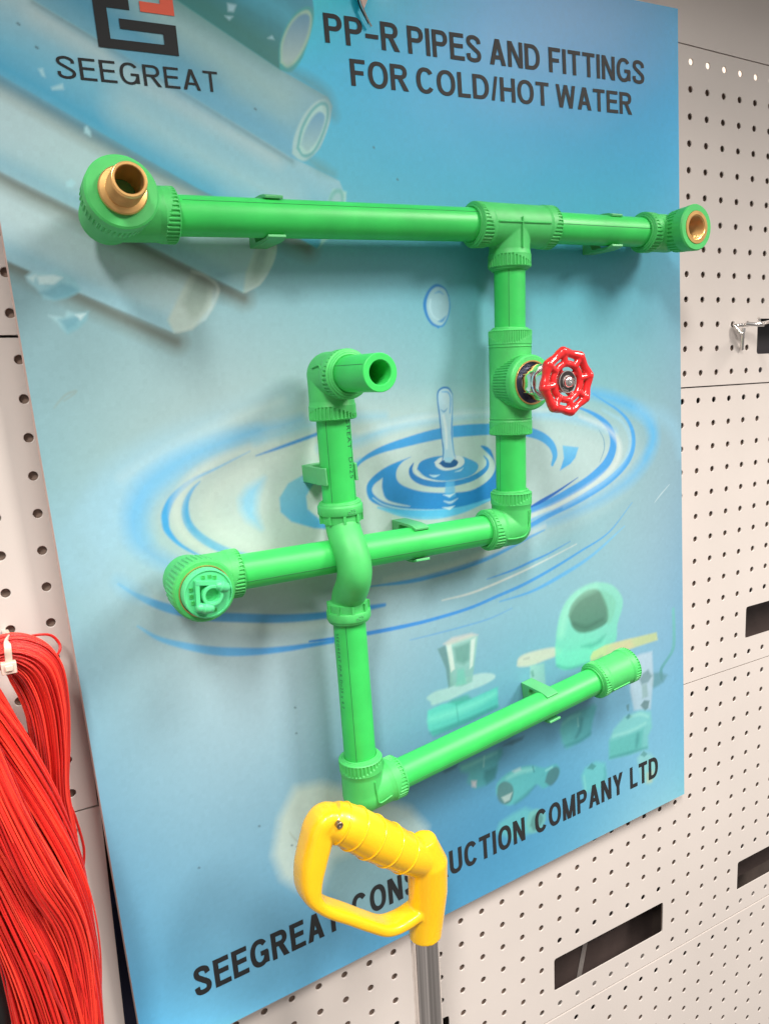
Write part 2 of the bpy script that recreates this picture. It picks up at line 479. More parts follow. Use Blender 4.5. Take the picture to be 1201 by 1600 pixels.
base_cols = [(*(23.7, 711.5),(196,243,243)), (*(258.7, 737.4),(40,243,243)), (*(340.2, 764.4),(16,157,238)), (*(473.2, 771.0),(16,175,243)), (*(584.0, 773.3),(16,153,210)), (*(582.2, 668.4),(91,183,235)), (*(468.2, 663.5),(22,151,182)), (*(331.4, 657.5),(22,146,204)), (*(250.1, 654.0),(72,139,209)), (*(270.1, 632.0),(99,164,240)), (*(545.6, 581.8),(92,190,222)), (*(500.5, 490.0),(211,137,160)), (*(291.7, 550.7),(243,189,151)), (*(243.1, 585.5),(120,165,182)), (*(182.7, 564.0),(126,172,186)), (*(103.3, 502.2),(154,207,243)), (*(40.2, 507.9),(123,163,188)), (*(11.3, 448.8),(119,139,135)), (*(149.9, 498.0),(127,150,129)), (*(285.9, 485.6),(243,243,243)), (*(437.6, 506.0),(62,207,214)), (*(430.3, 366.6),(155,182,185)), (*(539.1, 335.5),(123,152,179)), (*(568.7, 428.3),(101,122,119)), (*(306.1, 348.1),(166,183,187)), (*(409.1, 265.7),(136,174,193)), (*(536.4, 235.0),(165,185,192)), (*(92.5, 422.6),(153,190,193)), (*(151.9, 301.7),(132,168,189)), (*(35.1, 332.5),(180,243,243)), (*(7.8, 293.2),(222,243,243)), (*(72.3, 273.1),(155,150,175)), (*(118.3, 242.9),(124,176,196)), (*(22.0, 82.1),(93,157,197)), (*(146.5, 5.2),(102,173,223)), (*(245.9, 254.0),(118,167,200)), (*(324.2, 131.2),(64,120,156)), (*(296.6, 56.7),(70,120,153)), (*(396.1, 35.7),(94,162,202)), (*(530.9, 26.6),(120,176,185)), (*(442.5, 116.7),(80,146,192)), (*(572.5, 117.6),(98,155,202)), (*(535.5, 200.5),(138,176,202)), (*(368.0, 225.8),(114,178,202)), (*(227.7, 195.6),(87,145,187)), (*(278.7, 14.5),(89,150,187)), (*(437.5, 10.0),(96,171,214)), (*(116.4, -0.5),(105,177,228)), (*(328.6, 90.2),(63,108,127)), (*(76.2, 222.5),(146,156,177)), (*(65.5, 142.0),(98,141,167)), (*(111.2, 181.0),(199,199,202)), (*(26.4, 43.7),(106,160,188)), (*(85.9, 88.7),(156,243,243)), (*(3.2, 142.2),(98,181,239)), (*(23.6, 201.4),(94,92,107)), (*(589.2, 551.2),(132,196,230)), (*(591.9, 483.2),(111,158,179)), (*(590.6, 393.3),(117,165,181)), (*(591.1, 292.1),(112,169,188)), (*(589.8, 51.2),(109,160,189)), (*(588.6, 186.5),(146,178,204)), (*(0.9, 394.9),(121,172,192)), (*(2.5, 156.1),(98,163,198))]
# smooth printed ground: a low-order surface through sampled tones, some holding cast shade
def _basis(x, z):
    u = np.asarray(x) / 300.0 - 1.0; v = np.asarray(z) / 400.0 - 1.0
    return np.stack([u ** a * v ** b for a in range(6) for b in range(6) if a + b <= 5], -1)


_bx = np.array([c[0] for c in base_cols]); _bz = np.array([c[1] for c in base_cols]); _bc = np.log(np.array([sl(c[2]) for c in base_cols]))
_Bm = _basis(_bx, _bz); _co = np.linalg.solve(_Bm.T @ _Bm + 0.06 * np.eye(_Bm.shape[1]), _Bm.T @ _bc)
img = np.clip(np.exp(_basis(gx, gz) @ _co) * np.array([1.0, 1.09, 1.07]), 0.02, 0.88)
ART = np.array([1.05, 1.08, 1.07])


def window(x0, x1, z0, z1):
    i0 = max(0, int(x0 / G)); i1 = min(NX, int(x1 / G) + 2); j0 = max(0, int(z0 / G)); j1 = min(NZ, int(z1 / G) + 2)
    return slice(j0, j1), slice(i0, i1)


def blend(ws, a, col):
    a = np.clip(a, 0, 1)[..., None]
    img[ws] = img[ws] * (1 - a) + a * col


def stroke(pts, widths, col, soft=0.8, alpha=1.0, col2=None):
    """printed brush stroke: widths (mm) interpolated along a smoothed path"""
    k = len(pts); wd = np.interp(np.linspace(0, 1, k), np.linspace(0, 1, len(widths)), widths)
    q = smooth_pts([(p[0], p[1], w) for p, w in zip(pts, wd)], 10)
    mw = max(wd) + 3 * soft + 2
    xs = [p[0] for p in q]; zs = [p[1] for p in q]
    ws = window(min(xs) - mw, max(xs) + mw, min(zs) - mw, max(zs) + mw)
    X = gx[ws]; Z = gz[ws]
    if X.size == 0: return
    best = np.full(X.shape, 1e9); tt = np.zeros(X.shape)
    n = len(q) - 1
    for i in range(n):
        (x0, z0, w0), (x1, z1, w1) = q[i], q[i + 1]
        dx, dz = x1 - x0, z1 - z0; L = dx * dx + dz * dz + 1e-9
        t = np.clip(((X - x0) * dx + (Z - z0) * dz) / L, 0, 1)
        d = np.hypot(X - x0 - t * dx, Z - z0 - t * dz) - 0.5 * (w0 + t * (w1 - w0))
        m = d < best; best = np.where(m, d, best); tt = np.where(m, (i + t) / n, tt)
    a = alpha * np.clip(0.5 - best / (2 * soft), 0, 1)
    c = sl(col) if col2 is None else sl(col) * (1 - tt[..., None]) + sl(col2) * tt[..., None]
    blend(ws, a, c)


def poly(pts, col, soft=0.8, alpha=1.0, col2=None, axis=(0, 1), curve=0):
    """printed filled shape; optional second colour along an axis (two-tone print)"""
    if curve: pts = [tuple(p) for p in smooth_pts(list(pts) + [pts[0]], curve)]
    xs = [p[0] for p in pts]; zs = [p[1] for p in pts]; mw = 3 * soft + 2
    ws = window(min(xs) - mw, max(xs) + mw, min(zs) - mw, max(zs) + mw)
    X = gx[ws]; Z = gz[ws]
    if X.size == 0: return
    inside = np.zeros(X.shape, bool); dist = np.full(X.shape, 1e9)
    n = len(pts)
    for i in range(n):
        x0, z0 = pts[i]; x1, z1 = pts[(i + 1) % n]
        if z0 != z1:
            c = (z0 > Z) != (z1 > Z)
            xi = x0 + (Z - z0) * (x1 - x0) / (z1 - z0)
            inside ^= c & (X < xi)
        dx, dz = x1 - x0, z1 - z0; L = dx * dx + dz * dz + 1e-9
        t = np.clip(((X - x0) * dx + (Z - z0) * dz) / L, 0, 1)
        dist = np.minimum(dist, np.hypot(X - x0 - t * dx, Z - z0 - t * dz))
    d = np.where(inside, -dist, dist)
    a = alpha * np.clip(0.5 - d / (2 * soft), 0, 1)
    if col2 is None: c = sl(col)
    else:
        ax = np.array(axis, float); ax /= np.linalg.norm(ax)
        s = X * ax[0] + Z * ax[1]
        smin = min(p[0] * ax[0] + p[1] * ax[1] for p in pts); smax = max(p[0] * ax[0] + p[1] * ax[1] for p in pts)
        t = np.clip((s - smin) / (smax - smin + 1e-9), 0, 1)[..., None]
        c = sl(col) * (1 - t) + sl(col2) * t
    blend(ws, a, c)


def ell(cx, cz, rx, rz, tilt=0, n=40):
    c, s = math.cos(rad(tilt)), math.sin(rad(tilt))
    return [(cx + rx * math.cos(t) * c - rz * math.sin(t) * s, cz + rx * math.cos(t) * s + rz * math.sin(t) * c) for t in [2 * math.pi * i / n for i in range(n)]]


def band(p0, p1, q0, q1, cols, soft=1.2):
    """printed pipe: p0-p1 is its upper edge, q0-q1 its lower edge, cols across"""
    p0, p1, q0, q1 = [np.array(v, float) for v in (p0, p1, q0, q1)]
    pts = [p0, p1, q1, q0]
    xs = [p[0] for p in pts]; zs = [p[1] for p in pts]
    ws = window(min(xs) - 3, max(xs) + 3, min(zs) - 3, max(zs) + 3)
    X = gx[ws]; Z = gz[ws]
    if X.size == 0: return

    def sd(a, b):
        d = (b - a) / np.linalg.norm(b - a)
        return (X - a[0]) * (-d[1]) + (Z - a[1]) * d[0]
    du = sd(p0, p1); dl = sd(q0, q1)                # positive above each line
    t = np.clip(du / (du - dl - 1e-9), 0, 1)
    a = np.clip(0.5 - du / (2 * soft), 0, 1) * np.clip(0.5 + dl / (2 * soft), 0, 1)
    d = (p1 - p0) / np.linalg.norm(p1 - p0)
    e = (q1 - p1) / np.linalg.norm(q1 - p1)
    ends = (X - p1[0]) * (-e[1]) + (Z - p1[1]) * e[0]
    a *= np.clip(0.5 + (-ends if ((p0 - p1) @ np.array([-e[1], e[0]])) < 0 else ends) * -1 / (2 * soft), 0, 1)
    C = np.array([sl(c) for c in cols]); pos = np.linspace(0, 1, len(cols))
    c = np.stack([np.interp(t, pos, C[:, i]) for i in range(3)], -1)
    blend(ws, a, c)


# ---- printed picture: pale gradient, plastic pipes top left, ripples, fittings bottom right
def strip(path, w, col, soft=4, alpha=0.8): stroke(path, w, col, soft, alpha)


# each printed pipe is laid over the soft shade it throws on the one below
def shade_edge(path, w=14, col=(112, 120, 112), alpha=0.75):
    strip(path, [w * 0.7, w, w], col, w * 0.42, alpha)
    strip(path, [w * 0.3, w * 0.4, w * 0.4], (92, 98, 92), w * 0.2, alpha * 0.6)


# lowest pipe
shade_edge([(-23.4, 593.2), (-0.4, 583.3), (40.4, 561.4), (70.2, 545.0), (96.1, 531.3)], 13)
poly([(-14.1, 647.8), (118.1, 578.7), (132.1, 564.7), (119.0, 544.6), (95.6, 537.3), (40.9, 564.5), (-3.6, 587.5), (-22.7, 597.2)], (150,190,204), 0.8, 1, (186,206,210), (0.5, 1))
strip([(-18.0, 624.8), (21.0, 606.4), (56.2, 587.8), (98.8, 566.6)], [22, 22, 18], (184,208,214), 10, 0.7)
strip([(-22.0, 601.5), (10.7, 587.7), (41.8, 570.4), (87.3, 546.2)], [7, 7, 6], (138,184,202), 4, 0.55)
poly([(92.5, 546.0), (113.6, 578.8), (128.2, 570.0), (123.7, 553.0), (108.2, 538.7), (95.6, 537.3)], (186,202,196), 1.4, 0.85)
poly([(103.9, 556.0), (116.7, 575.4), (124.4, 571.8), (120.1, 553.2), (109.2, 546.0)], (126,150,148), 2.5, 0.7, (160,178,170), (0, -1), 4)
# next
shade_edge([(-13.0, 653.8), (4.2, 634.7), (46.3, 612.3), (93.1, 587.4), (130.2, 567.4), (147.7, 558.1)], 13)
poly([(-4.9, 701.6), (125.0, 630.4), (177.4, 595.1), (172.4, 582.0), (160.8, 566.9), (148.2, 562.0), (130.6, 570.8), (46.7, 615.0), (4.5, 636.9), (-14.2, 646.8)], (150,192,206), 0.8, 1, (184,206,210), (0.5, 1))
strip([(-9.9, 672.3), (35.5, 651.3), (78.5, 630.3), (130.5, 604.6)], [22, 22, 18], (178,206,214), 10, 0.7)
strip([(-13.4, 651.7), (5.4, 642.0), (47.5, 620.4), (94.3, 595.5), (135.7, 574.1)], [8, 8, 6], (126,176,198), 5, 0.55)
poly([(148.2, 562.0), (151.8, 575.9), (161.6, 593.0), (177.4, 595.1), (172.4, 582.0), (160.8, 566.9)], (182,202,198), 1.2, 0.85)
poly([(155.0, 571.0), (160.9, 587.4), (169.1, 590.8), (165.8, 580.4), (159.6, 569.1)], (118,148,150), 2, 0.6, (160,180,176), (0, -1), 4)
# third
shade_edge([(-5.6, 697.5), (13.0, 688.3), (61.5, 661.6), (100.7, 641.2), (133.4, 626.5), (177.4, 603.0), (201.1, 591.4)], 15)
poly([(3.7, 752.3), (38.5, 733.9), (71.8, 717.2), (128.5, 688.4), (196.1, 653.4), (232.4, 638.6), (237.0, 626.7), (223.4, 604.0), (208.9, 591.4), (177.9, 607.3), (125.0, 630.4), (62.0, 664.6), (13.4, 690.8), (-5.1, 700.3)], (84,168,204), 0.8, 1, (170,200,208), (0.35, 1))
strip([(-2.6, 715.3), (36.0, 700.6), (77.7, 678.8), (123.6, 652.5), (166.1, 629.4)], [26, 24], (96,178,210), 12, 0.65)
strip([(-4.3, 705.0), (27.1, 689.2), (64.5, 668.5), (105.7, 646.6), (134.1, 631.9)], [16, 14, 8], (62,160,200), 8, 0.8)
strip([(40.2, 726.5), (81.7, 706.2), (127.6, 681.7), (183.4, 653.2)], [12, 10], (182,202,206), 7, 0.65)
strip([(85.4, 677.4), (136.4, 649.1), (189.7, 623.5)], [20, 18], (178,204,208), 12, 0.6)
poly([(211.6, 592.7), (217.0, 617.4), (226.5, 633.1), (237.5, 631.2), (234.5, 617.6), (223.1, 601.7), (209.9, 591.4)], (160,204,200), 1.0, 0.85)
poly([(218.5, 617.4), (225.3, 630.9), (233.9, 632.4), (233.8, 621.2), (225.9, 607.6), (219.2, 604.0)], (112,176,178), 1.0, 0.9, None, (0, 1), 4)
poly([(220.6, 617.4), (226.5, 628.2), (232.0, 629.7), (231.6, 621.2), (225.7, 610.8), (221.2, 608.5)], (150,190,200), 1.0, 0.9, None, (0, 1), 4)
# second
shade_edge([(38.3, 732.5), (71.6, 715.7), (128.2, 686.4), (195.8, 650.8)], 6, (120,160,170), 0.5)
poly([(21.7, 781.2), (79.9, 771.0), (127.6, 744.4), (193.6, 710.4), (229.2, 695.5), (232.2, 689.7), (228.9, 679.2), (219.1, 660.5), (206.9, 651.3), (196.1, 653.4), (128.5, 688.4), (71.8, 717.2), (38.5, 733.9), (15.8, 745.6)], (112,172,198), 0.7, 1, (146,184,190), (0.3, 1))
strip([(57.2, 743.3), (81.2, 728.7), (111.2, 715.5), (143.3, 701.4)], [26, 22, 12], (62,146,182), 11, 0.75)
strip([(114.1, 736.4), (149.6, 715.7), (193.0, 693.5)], [22, 18], (156,192,194), 12, 0.75)
strip([(90.4, 711.5), (129.0, 692.3), (171.5, 673.4), (196.6, 661.1)], [16, 14, 10], (100,168,202), 8, 0.7)
poly([(196.4, 655.9), (199.2, 666.7), (208.4, 682.1), (220.1, 692.2), (229.0, 693.8), (230.8, 687.1), (226.9, 674.7), (218.1, 660.4), (208.0, 652.2), (202.0, 651.9)], (164,200,204), 0.8, 0.9, None, (0, 1), 4)
poly([(200.3, 659.5), (205.4, 673.4), (214.3, 685.5), (222.6, 691.6), (228.6, 690.7), (228.1, 681.3), (222.0, 668.0), (213.6, 656.8), (205.2, 653.8)], (92,168,174), 0.8, 0.9, None, (0, 1), 4)
poly([(202.4, 660.5), (206.8, 672.2), (214.6, 683.4), (222.4, 689.4), (226.9, 688.5), (226.0, 680.3), (220.6, 669.2), (212.8, 658.4), (205.4, 655.9)], (166,206,206), 0.7, 0.95, None, (0, 1), 4)
poly([(204.1, 662.3), (208.8, 672.4), (215.3, 680.9), (221.4, 685.1), (225.2, 682.4), (222.7, 674.5), (216.5, 664.7), (208.7, 658.2)], (96,156,192), 1.0, 0.95, (150,188,194), (0, -1), 4)
# first
poly([(90.9, 793.7), (167.4, 785.1), (224.0, 762.2), (224.4, 752.5), (221.1, 741.5), (211.8, 719.9), (199.8, 709.7), (193.6, 710.4), (127.6, 744.4), (86.6, 765.1)], (54,128,130), 0.7, 1, (66,164,196), (0.3, 1))
strip([(120.9, 755.7), (156.9, 737.8), (191.4, 719.9)], [24, 20, 14], (56,126,120), 9, 0.75)
strip([(173.0, 759.2), (199.6, 749.0), (209.2, 740.1)], [14, 10], (78,180,206), 6, 0.7)
poly([(193.6, 710.8), (194.8, 724.3), (200.6, 737.1), (210.1, 748.3), (219.5, 753.5), (224.2, 750.8), (221.4, 739.5), (211.8, 719.9), (202.3, 709.9)], (66,168,170), 0.8, 0.9, None, (0, 1), 4)
poly([(194.6, 714.9), (196.6, 727.3), (203.3, 739.4), (211.5, 747.6), (219.7, 751.1), (222.1, 745.7), (218.2, 732.9), (208.7, 718.8), (200.1, 712.2)], (160,200,182), 0.8, 0.95, None, (0, 1), 4)
poly([(196.2, 715.9), (197.9, 726.7), (204.1, 738.3), (211.8, 746.1), (218.5, 748.5), (220.5, 744.7), (216.2, 732.7), (207.3, 719.5), (200.3, 713.9)], (96,154,186), 1.0, 1, (168,194,192), (0, -1), 4)
# soft shade the pipes throw in the print
strip([(202.3, 709.9), (216.4, 703.7), (228.2, 696.3), (232.5, 683.7)], [5, 9, 5], (84,138,148), 5, 0.7)
strip([(210.6, 652.3), (217.7, 647.4), (227.7, 643.4)], [4, 8, 4], (98,150,160), 4, 0.7)
# translucent rims of the two lowest printed pipes
stroke([(113.4, 577.1), (122.8, 573.5), (130.0, 565.7), (124.6, 553.0), (113.3, 542.8), (98.3, 537.6)], [1.2, 2, 2, 2, 1], (206, 216, 212), 1.2, 0.35)
stroke([(168.4, 593.4), (176.2, 593.4), (173.0, 582.9), (162.5, 569.0), (150.1, 562.4)], [1, 1.6, 1.8, 1], (200, 214, 212), 0.9, 0.7)
# ice chips
for pts, c1, c2 in (([(8.9, 576.3), (13.0, 579.3), (23.2, 578.3), (27.4, 580.9), (32.5, 577.3), (36.6, 574.1), (40.2, 567.7), (36.3, 564.7), (30.6, 562.5), (23.1, 561.3), (16.9, 562.3), (15.9, 565.4), (13.2, 569.3), (9.5, 573.3)], (160,200,212), (128,180,194)),
                    ([(18.4, 552.5), (27.2, 550.9), (30.1, 554.7), (34.4, 552.9), (42.4, 553.7), (40.8, 548.6), (34.5, 543.3), (27.9, 540.5), (24.6, 543.9), (22.9, 547.5)], (166,202,210), (118,170,184))):
    poly(pts, c1, 1.2, 0.95, c2, (0.6, -1))
for pts in ([(15.3, 566.2), (22.5, 569.1), (28.6, 572.0), (34.8, 570.2), (38.2, 567.0), (31.4, 563.3), (23.6, 562.0)], [(23.9, 549.5), (31.0, 550.7), (38.1, 551.1), (33.4, 545.8), (28.3, 542.9)]):
    poly(pts, (92,148,168), 1.4, 0.6)
for pts in ([(15.4, 576.2), (25.2, 576.7), (30.2, 575.0), (24.3, 571.3), (16.2, 571.6)], [(10.2, 575.5), (14.8, 577.0), (12.7, 573.2)], [(34.3, 552.1), (40.6, 552.6), (36.9, 548.8)]):
    poly(pts, (200,222,226), 1.0, 0.8)
for pts in ([(35.3, 695.9), (37.9, 696.5), (38.6, 691.6), (36.8, 692.2)], [(41.0, 686.1), (48.0, 688.9), (48.2, 685.6), (41.5, 684.7)], [(56.9, 664.3), (58.6, 665.5), (60.4, 662.3), (60.0, 659.3), (56.5, 661.3)], [(41.0, 631.9), (44.7, 633.9), (46.6, 631.7), (44.7, 629.0), (40.9, 629.3)],
            [(160.4, 747.9), (166.6, 747.5), (164.2, 743.0), (160.2, 742.9)], [(157.6, 739.8), (163.4, 740.2), (160.4, 737.5)], [(186.9, 729.5), (190.4, 731.5), (191.6, 729.2)]):
    poly(pts, (168,212,226), 0.9, 0.85)

# ---- ripples
poly([(95.0, 440.6), (135.1, 458.1), (197.7, 467.2), (278.0, 465.8), (383.2, 457.4), (457.9, 443.6), (523.3, 408.5), (513.4, 372.0), (437.2, 347.1), (332.4, 337.1), (218.0, 341.5), (132.2, 355.0), (87.0, 381.6), (77.9, 415.9)], (198,210,206), 22, 0.5, None, (0, 1), 3)
B1 = (44,138,206); B2 = (84,170,222); PALE = (196,208,204)
stroke([(167.8, 485.2), (122.6, 473.4), (80.5, 459.7), (47.3, 445.5), (29.1, 434.4), (12.9, 420.8), (5.3, 407.5), (4.5, 395.1), (11.0, 385.3)], [14, 22, 26, 14], (146,190,212), 12, 0.35)
stroke([(167.7, 484.2), (122.5, 472.5), (80.3, 458.9), (47.2, 444.6)], [3, 5, 3], (198,210,204), 5, 0.5)
stroke([(33.0, 376.9), (26.5, 389.6), (31.1, 406.5), (48.6, 425.5), (77.6, 445.4)], [26, 30, 20], (150,194,220), 16, 0.35)
stroke([(181.9, 469.0), (165.5, 466.1), (140.7, 463.9), (114.5, 458.4), (94.3, 452.9), (78.6, 446.6), (62.3, 436.6), (53.5, 423.8), (50.4, 414.0), (51.2, 401.7), (60.6, 388.0), (81.0, 372.0)], [2, 4, 7, 11, 13, 11, 5], (78,170,222), 6, 0.72, (78,156,214))
stroke([(145.5, 462.4), (114.4, 457.5), (91.8, 451.0), (74.8, 441.3), (60.1, 430.2), (54.4, 417.8), (54.8, 402.8)], [5, 12, 15, 12, 8], (96,180,230), 9, 0.55)
stroke([(139.0, 450.5), (112.3, 441.7), (96.8, 437.1), (86.9, 431.8), (78.3, 425.0), (73.1, 416.8), (71.8, 410.2), (72.6, 403.1), (79.3, 392.6), (91.7, 382.1), (100.6, 377.9)], [0.6, 2, 4, 5.5, 5, 2, 0.6], (62,158,220), 0.8, 0.95)
stroke([(99.7, 434.4), (93.4, 429.4), (88.4, 422.4), (86.4, 414.4), (87.5, 405.9), (92.8, 397.0), (102.0, 388.1), (115.4, 379.7), (131.4, 373.0), (154.3, 366.8)], [0.6, 3, 5.5, 6, 6, 4, 1], (64,154,214), 0.8, 0.95, (96,176,214))
poly([(147.4, 429.4), (133.3, 424.4), (127.0, 416.9), (126.9, 408.8), (130.4, 401.0), (140.8, 392.3), (138.4, 405.4), (140.9, 417.0)], (128,190,226), 4, 0.8)
stroke([(103.3, 361.4), (64.2, 381.7), (41.0, 402.3), (37.7, 422.9), (50.8, 440.6), (79.8, 455.4), (116.7, 464.1)], [10, 22, 26, 24, 16], (150, 196, 222), 12, 0.45)
stroke([(159.6, 454.9), (119.3, 448.1), (94.5, 437.0), (81.2, 419.9), (82.3, 401.3), (100.9, 379.8)], [3, 7, 8, 8, 5], (206, 214, 208), 3, 0.55)
stroke([(206.6, 448.9), (158.2, 442.7), (123.3, 434.0), (104.3, 419.7), (105.7, 401.7), (125.7, 383.5), (159.7, 367.8)], [8, 14, 16, 16, 12], (202, 212, 208), 7, 0.5)
stroke([(50.3, 359.2), (81.5, 340.8), (118.0, 322.8), (158.4, 311.5), (214.0, 302.9)], [3, 7, 8, 5], (196, 212, 212), 4, 0.5)
# crescent left of the bend
poly([(204.2, 426.8), (182.6, 428.5), (166.1, 422.7), (157.7, 412.8), (157.4, 402.1), (165.3, 393.2), (183.1, 384.9), (207.5, 378.9), (189.2, 390.4), (179.5, 400.7), (179.5, 410.7), (188.2, 420.8)], (58,160,226), 1.0, 0.95, (120,180,208), (-0.3, 1))
stroke([(143.5, 446.6), (164.2, 450.5), (191.1, 455.8), (207.8, 459.6)], [0.6, 2.2, 2.6, 1.5], (52,132,206), 0.8, 0.9)
stroke([(144.7, 455.9), (181.2, 462.8), (208.4, 466.0), (253.7, 463.4)], [3, 7, 4], (120,184,218), 4, 0.5)
stroke([(195.3, 445.5), (228.9, 447.1), (264.8, 454.9), (314.9, 455.5), (365.2, 453.7), (419.2, 446.1), (457.6, 437.7), (506.4, 419.9)], [6, 9, 7, 6, 7, 6], (138,190,218), 3.5, 0.7)
stroke([(229.5, 453.1), (274.1, 457.0), (321.6, 457.4), (365.3, 454.3), (427.0, 449.9)], [2, 4, 3, 2], (205,214,208), 2.5, 0.5)
# fourth ring
stroke([(217.5, 419.8), (228.2, 430.0), (245.2, 436.3), (269.5, 439.9), (304.1, 442.9), (337.0, 442.1), (374.8, 438.2), (407.1, 430.3), (423.9, 420.0), (429.4, 408.7), (425.8, 399.7)], [2, 3, 6, 9, 10, 9, 8, 7, 3], B1, 0.7, 0.97, (76,160,214))
stroke([(202.6, 412.0), (212.1, 422.1), (228.4, 432.0)], [3, 5, 2], (92,176,216), 2, 0.7)
poly([(439.1, 415.7), (458.8, 411.3), (454.3, 402.3), (447.7, 397.2), (434.8, 393.0), (440.1, 403.6)], (60,156,220), 0.8, 0.95, (108,180,216), (0, 1))
# third ring, thick band
poly([(275.1, 427.6), (257.1, 424.3), (243.5, 419.5), (233.4, 412.3), (231.9, 403.7), (236.5, 396.1), (252.4, 388.1), (276.5, 381.3), (308.4, 376.3), (338.8, 376.1), (358.0, 379.8), (362.5, 383.6), (363.1, 392.1), (362.3, 401.9), (356.8, 422.5), (346.0, 427.2), (358.9, 413.8), (359.7, 404.0), (350.7, 395.8), (333.0, 390.6), (309.7, 392.2), (284.3, 397.3), (267.4, 404.3), (260.6, 410.7), (260.8, 418.5), (266.8, 424.5)], B1, 0.7, 0.98, (28,120,192), (0.2, -1), 4)
poly([(247.1, 414.3), (239.1, 410.3), (236.8, 405.0), (242.5, 397.8), (254.0, 391.6), (270.8, 387.1), (250.7, 395.3), (246.2, 405.0)], (196,210,212), 0.8, 0.9, None, (0, 1), 4)
stroke([(236.8, 399.7), (246.8, 392.3), (267.5, 385.0), (302.0, 378.5), (332.0, 376.7), (353.0, 379.4)], [0.6, 1.3, 1.2, 0.8], (190,214,222), 0.7, 0.8)
stroke([(240.7, 391.2), (264.1, 382.4), (292.0, 376.4), (321.6, 375.1), (353.0, 379.4)], [1, 6, 8, 6, 2], (70,172,226), 0.9, 0.95, (90,180,224))
stroke([(240.7, 391.2), (270.0, 378.1), (301.5, 372.5)], [0.6, 1.6, 0.8], (120,190,220), 1, 0.7)
# second ring, thin
stroke([(277.1, 422.0), (274.1, 417.1), (276.1, 411.0), (285.0, 405.3), (300.6, 400.7), (320.2, 399.3), (337.2, 401.2), (350.0, 406.6), (352.6, 413.0), (348.8, 418.5)], [0.8, 4, 5.5, 5, 4.5, 5, 3, 0.8], (26,106,178), 0.6, 0.97, (54,142,206))
stroke([(278.7, 419.6), (279.5, 414.2), (286.5, 408.3), (304.1, 403.5)], [0.5, 1.4, 1], (196,210,212), 0.6, 0.85)
# centre pool
poly([(280.3, 416.7), (283.3, 421.7), (291.7, 424.2), (305.8, 424.4), (322.0, 422.2), (333.1, 417.9), (341.5, 412.8), (341.1, 407.3), (332.6, 403.0), (317.1, 402.0), (300.9, 404.0), (287.8, 409.2)], (36,124,192), 0.6, 0.98, (74,158,212), (0.9, 0.4), 4)
poly([(297.7, 420.1), (305.7, 423.3), (324.0, 421.9), (328.2, 415.8), (321.9, 411.8), (308.0, 411.6), (299.9, 415.5)], (202,214,216), 0.6, 0.9, None, (0, 1), 4)
poly([(302.1, 418.4), (306.8, 420.5), (317.2, 420.1), (321.6, 416.8), (318.0, 413.4), (308.2, 413.8)], (22,84,142), 0.5, 0.98, None, (0, 1), 4)
stroke([(291.8, 410.2), (296.7, 408.4), (301.9, 408.7)], [0.5, 2, 0.5], (170,206,224), 0.5, 0.9)
stroke([(317.7, 409.1), (323.0, 409.4), (326.5, 411.1)], [0.4, 1.4, 0.4], (170,206,224), 0.5, 0.9)
poly([(307.9, 402.3), (316.4, 401.0), (316.7, 388.2), (309.3, 387.8), (305.8, 392.8)], (90,170,220), 1.2, 0.8)
for p in ([(303.7, 391.5), (310.7, 388.1), (316.9, 391.0), (310.9, 390.3)], [(302.2, 380.7), (309.8, 377.2), (315.3, 380.1), (308.7, 380.1)]): poly(p, (190,214,226), 0.6, 0.9)
stroke([(304.6, 385.8), (311.0, 383.6), (318.5, 385.7)], [0.6, 2, 0.6], (178,208,224), 0.8, 0.8)
# splash column
poly([(306.4, 477.5), (309.1, 479.3), (314.9, 479.9), (318.6, 476.9), (320.0, 470.9), (318.8, 456.1), (317.8, 434.7), (318.1, 422.7), (315.1, 418.8), (308.0, 419.8), (306.1, 427.6), (306.8, 436.1), (306.4, 454.9), (305.2, 470.8)], (158,198,222), 0.7, 0.95, (182,206,216), (1, 0.2), 4)
stroke([(305.4, 419.1), (307.4, 428.0), (306.6, 441.5), (306.0, 457.6), (305.2, 470.8), (306.4, 477.5), (311.1, 480.2), (316.8, 479.2), (320.3, 474.1)], [0.8, 1.2, 1.0, 1.3, 1.2, 1.4, 1.6, 1.6, 0.6], (40,112,180), 0.5, 0.95)
stroke([(320.3, 474.1), (319.3, 461.4), (317.1, 442.9), (317.8, 426.6), (319.2, 420.4)], [0.5, 0.8, 1.6, 0.8, 0.6], (58,140,206), 0.6, 0.9)
stroke([(310.2, 477.1), (315.9, 476.1), (318.1, 471.1), (316.5, 459.1)], [0.8, 1.6, 1.0], (66,150,212), 0.7, 0.8)
stroke([(307.7, 462.7), (310.8, 460.7), (314.2, 463.0)], [0.5, 1.5, 0.5], (90,150,196), 0.6, 0.8)
stroke([(309.8, 457.1), (311.4, 445.2), (310.8, 430.2)], [2, 2.4, 1.6], (212,224,228), 1.2, 0.8)
poly([(306.9, 422.1), (312.2, 422.5), (317.3, 420.7), (313.7, 417.3), (308.6, 418.6)], (150,196,224), 0.6, 0.9)
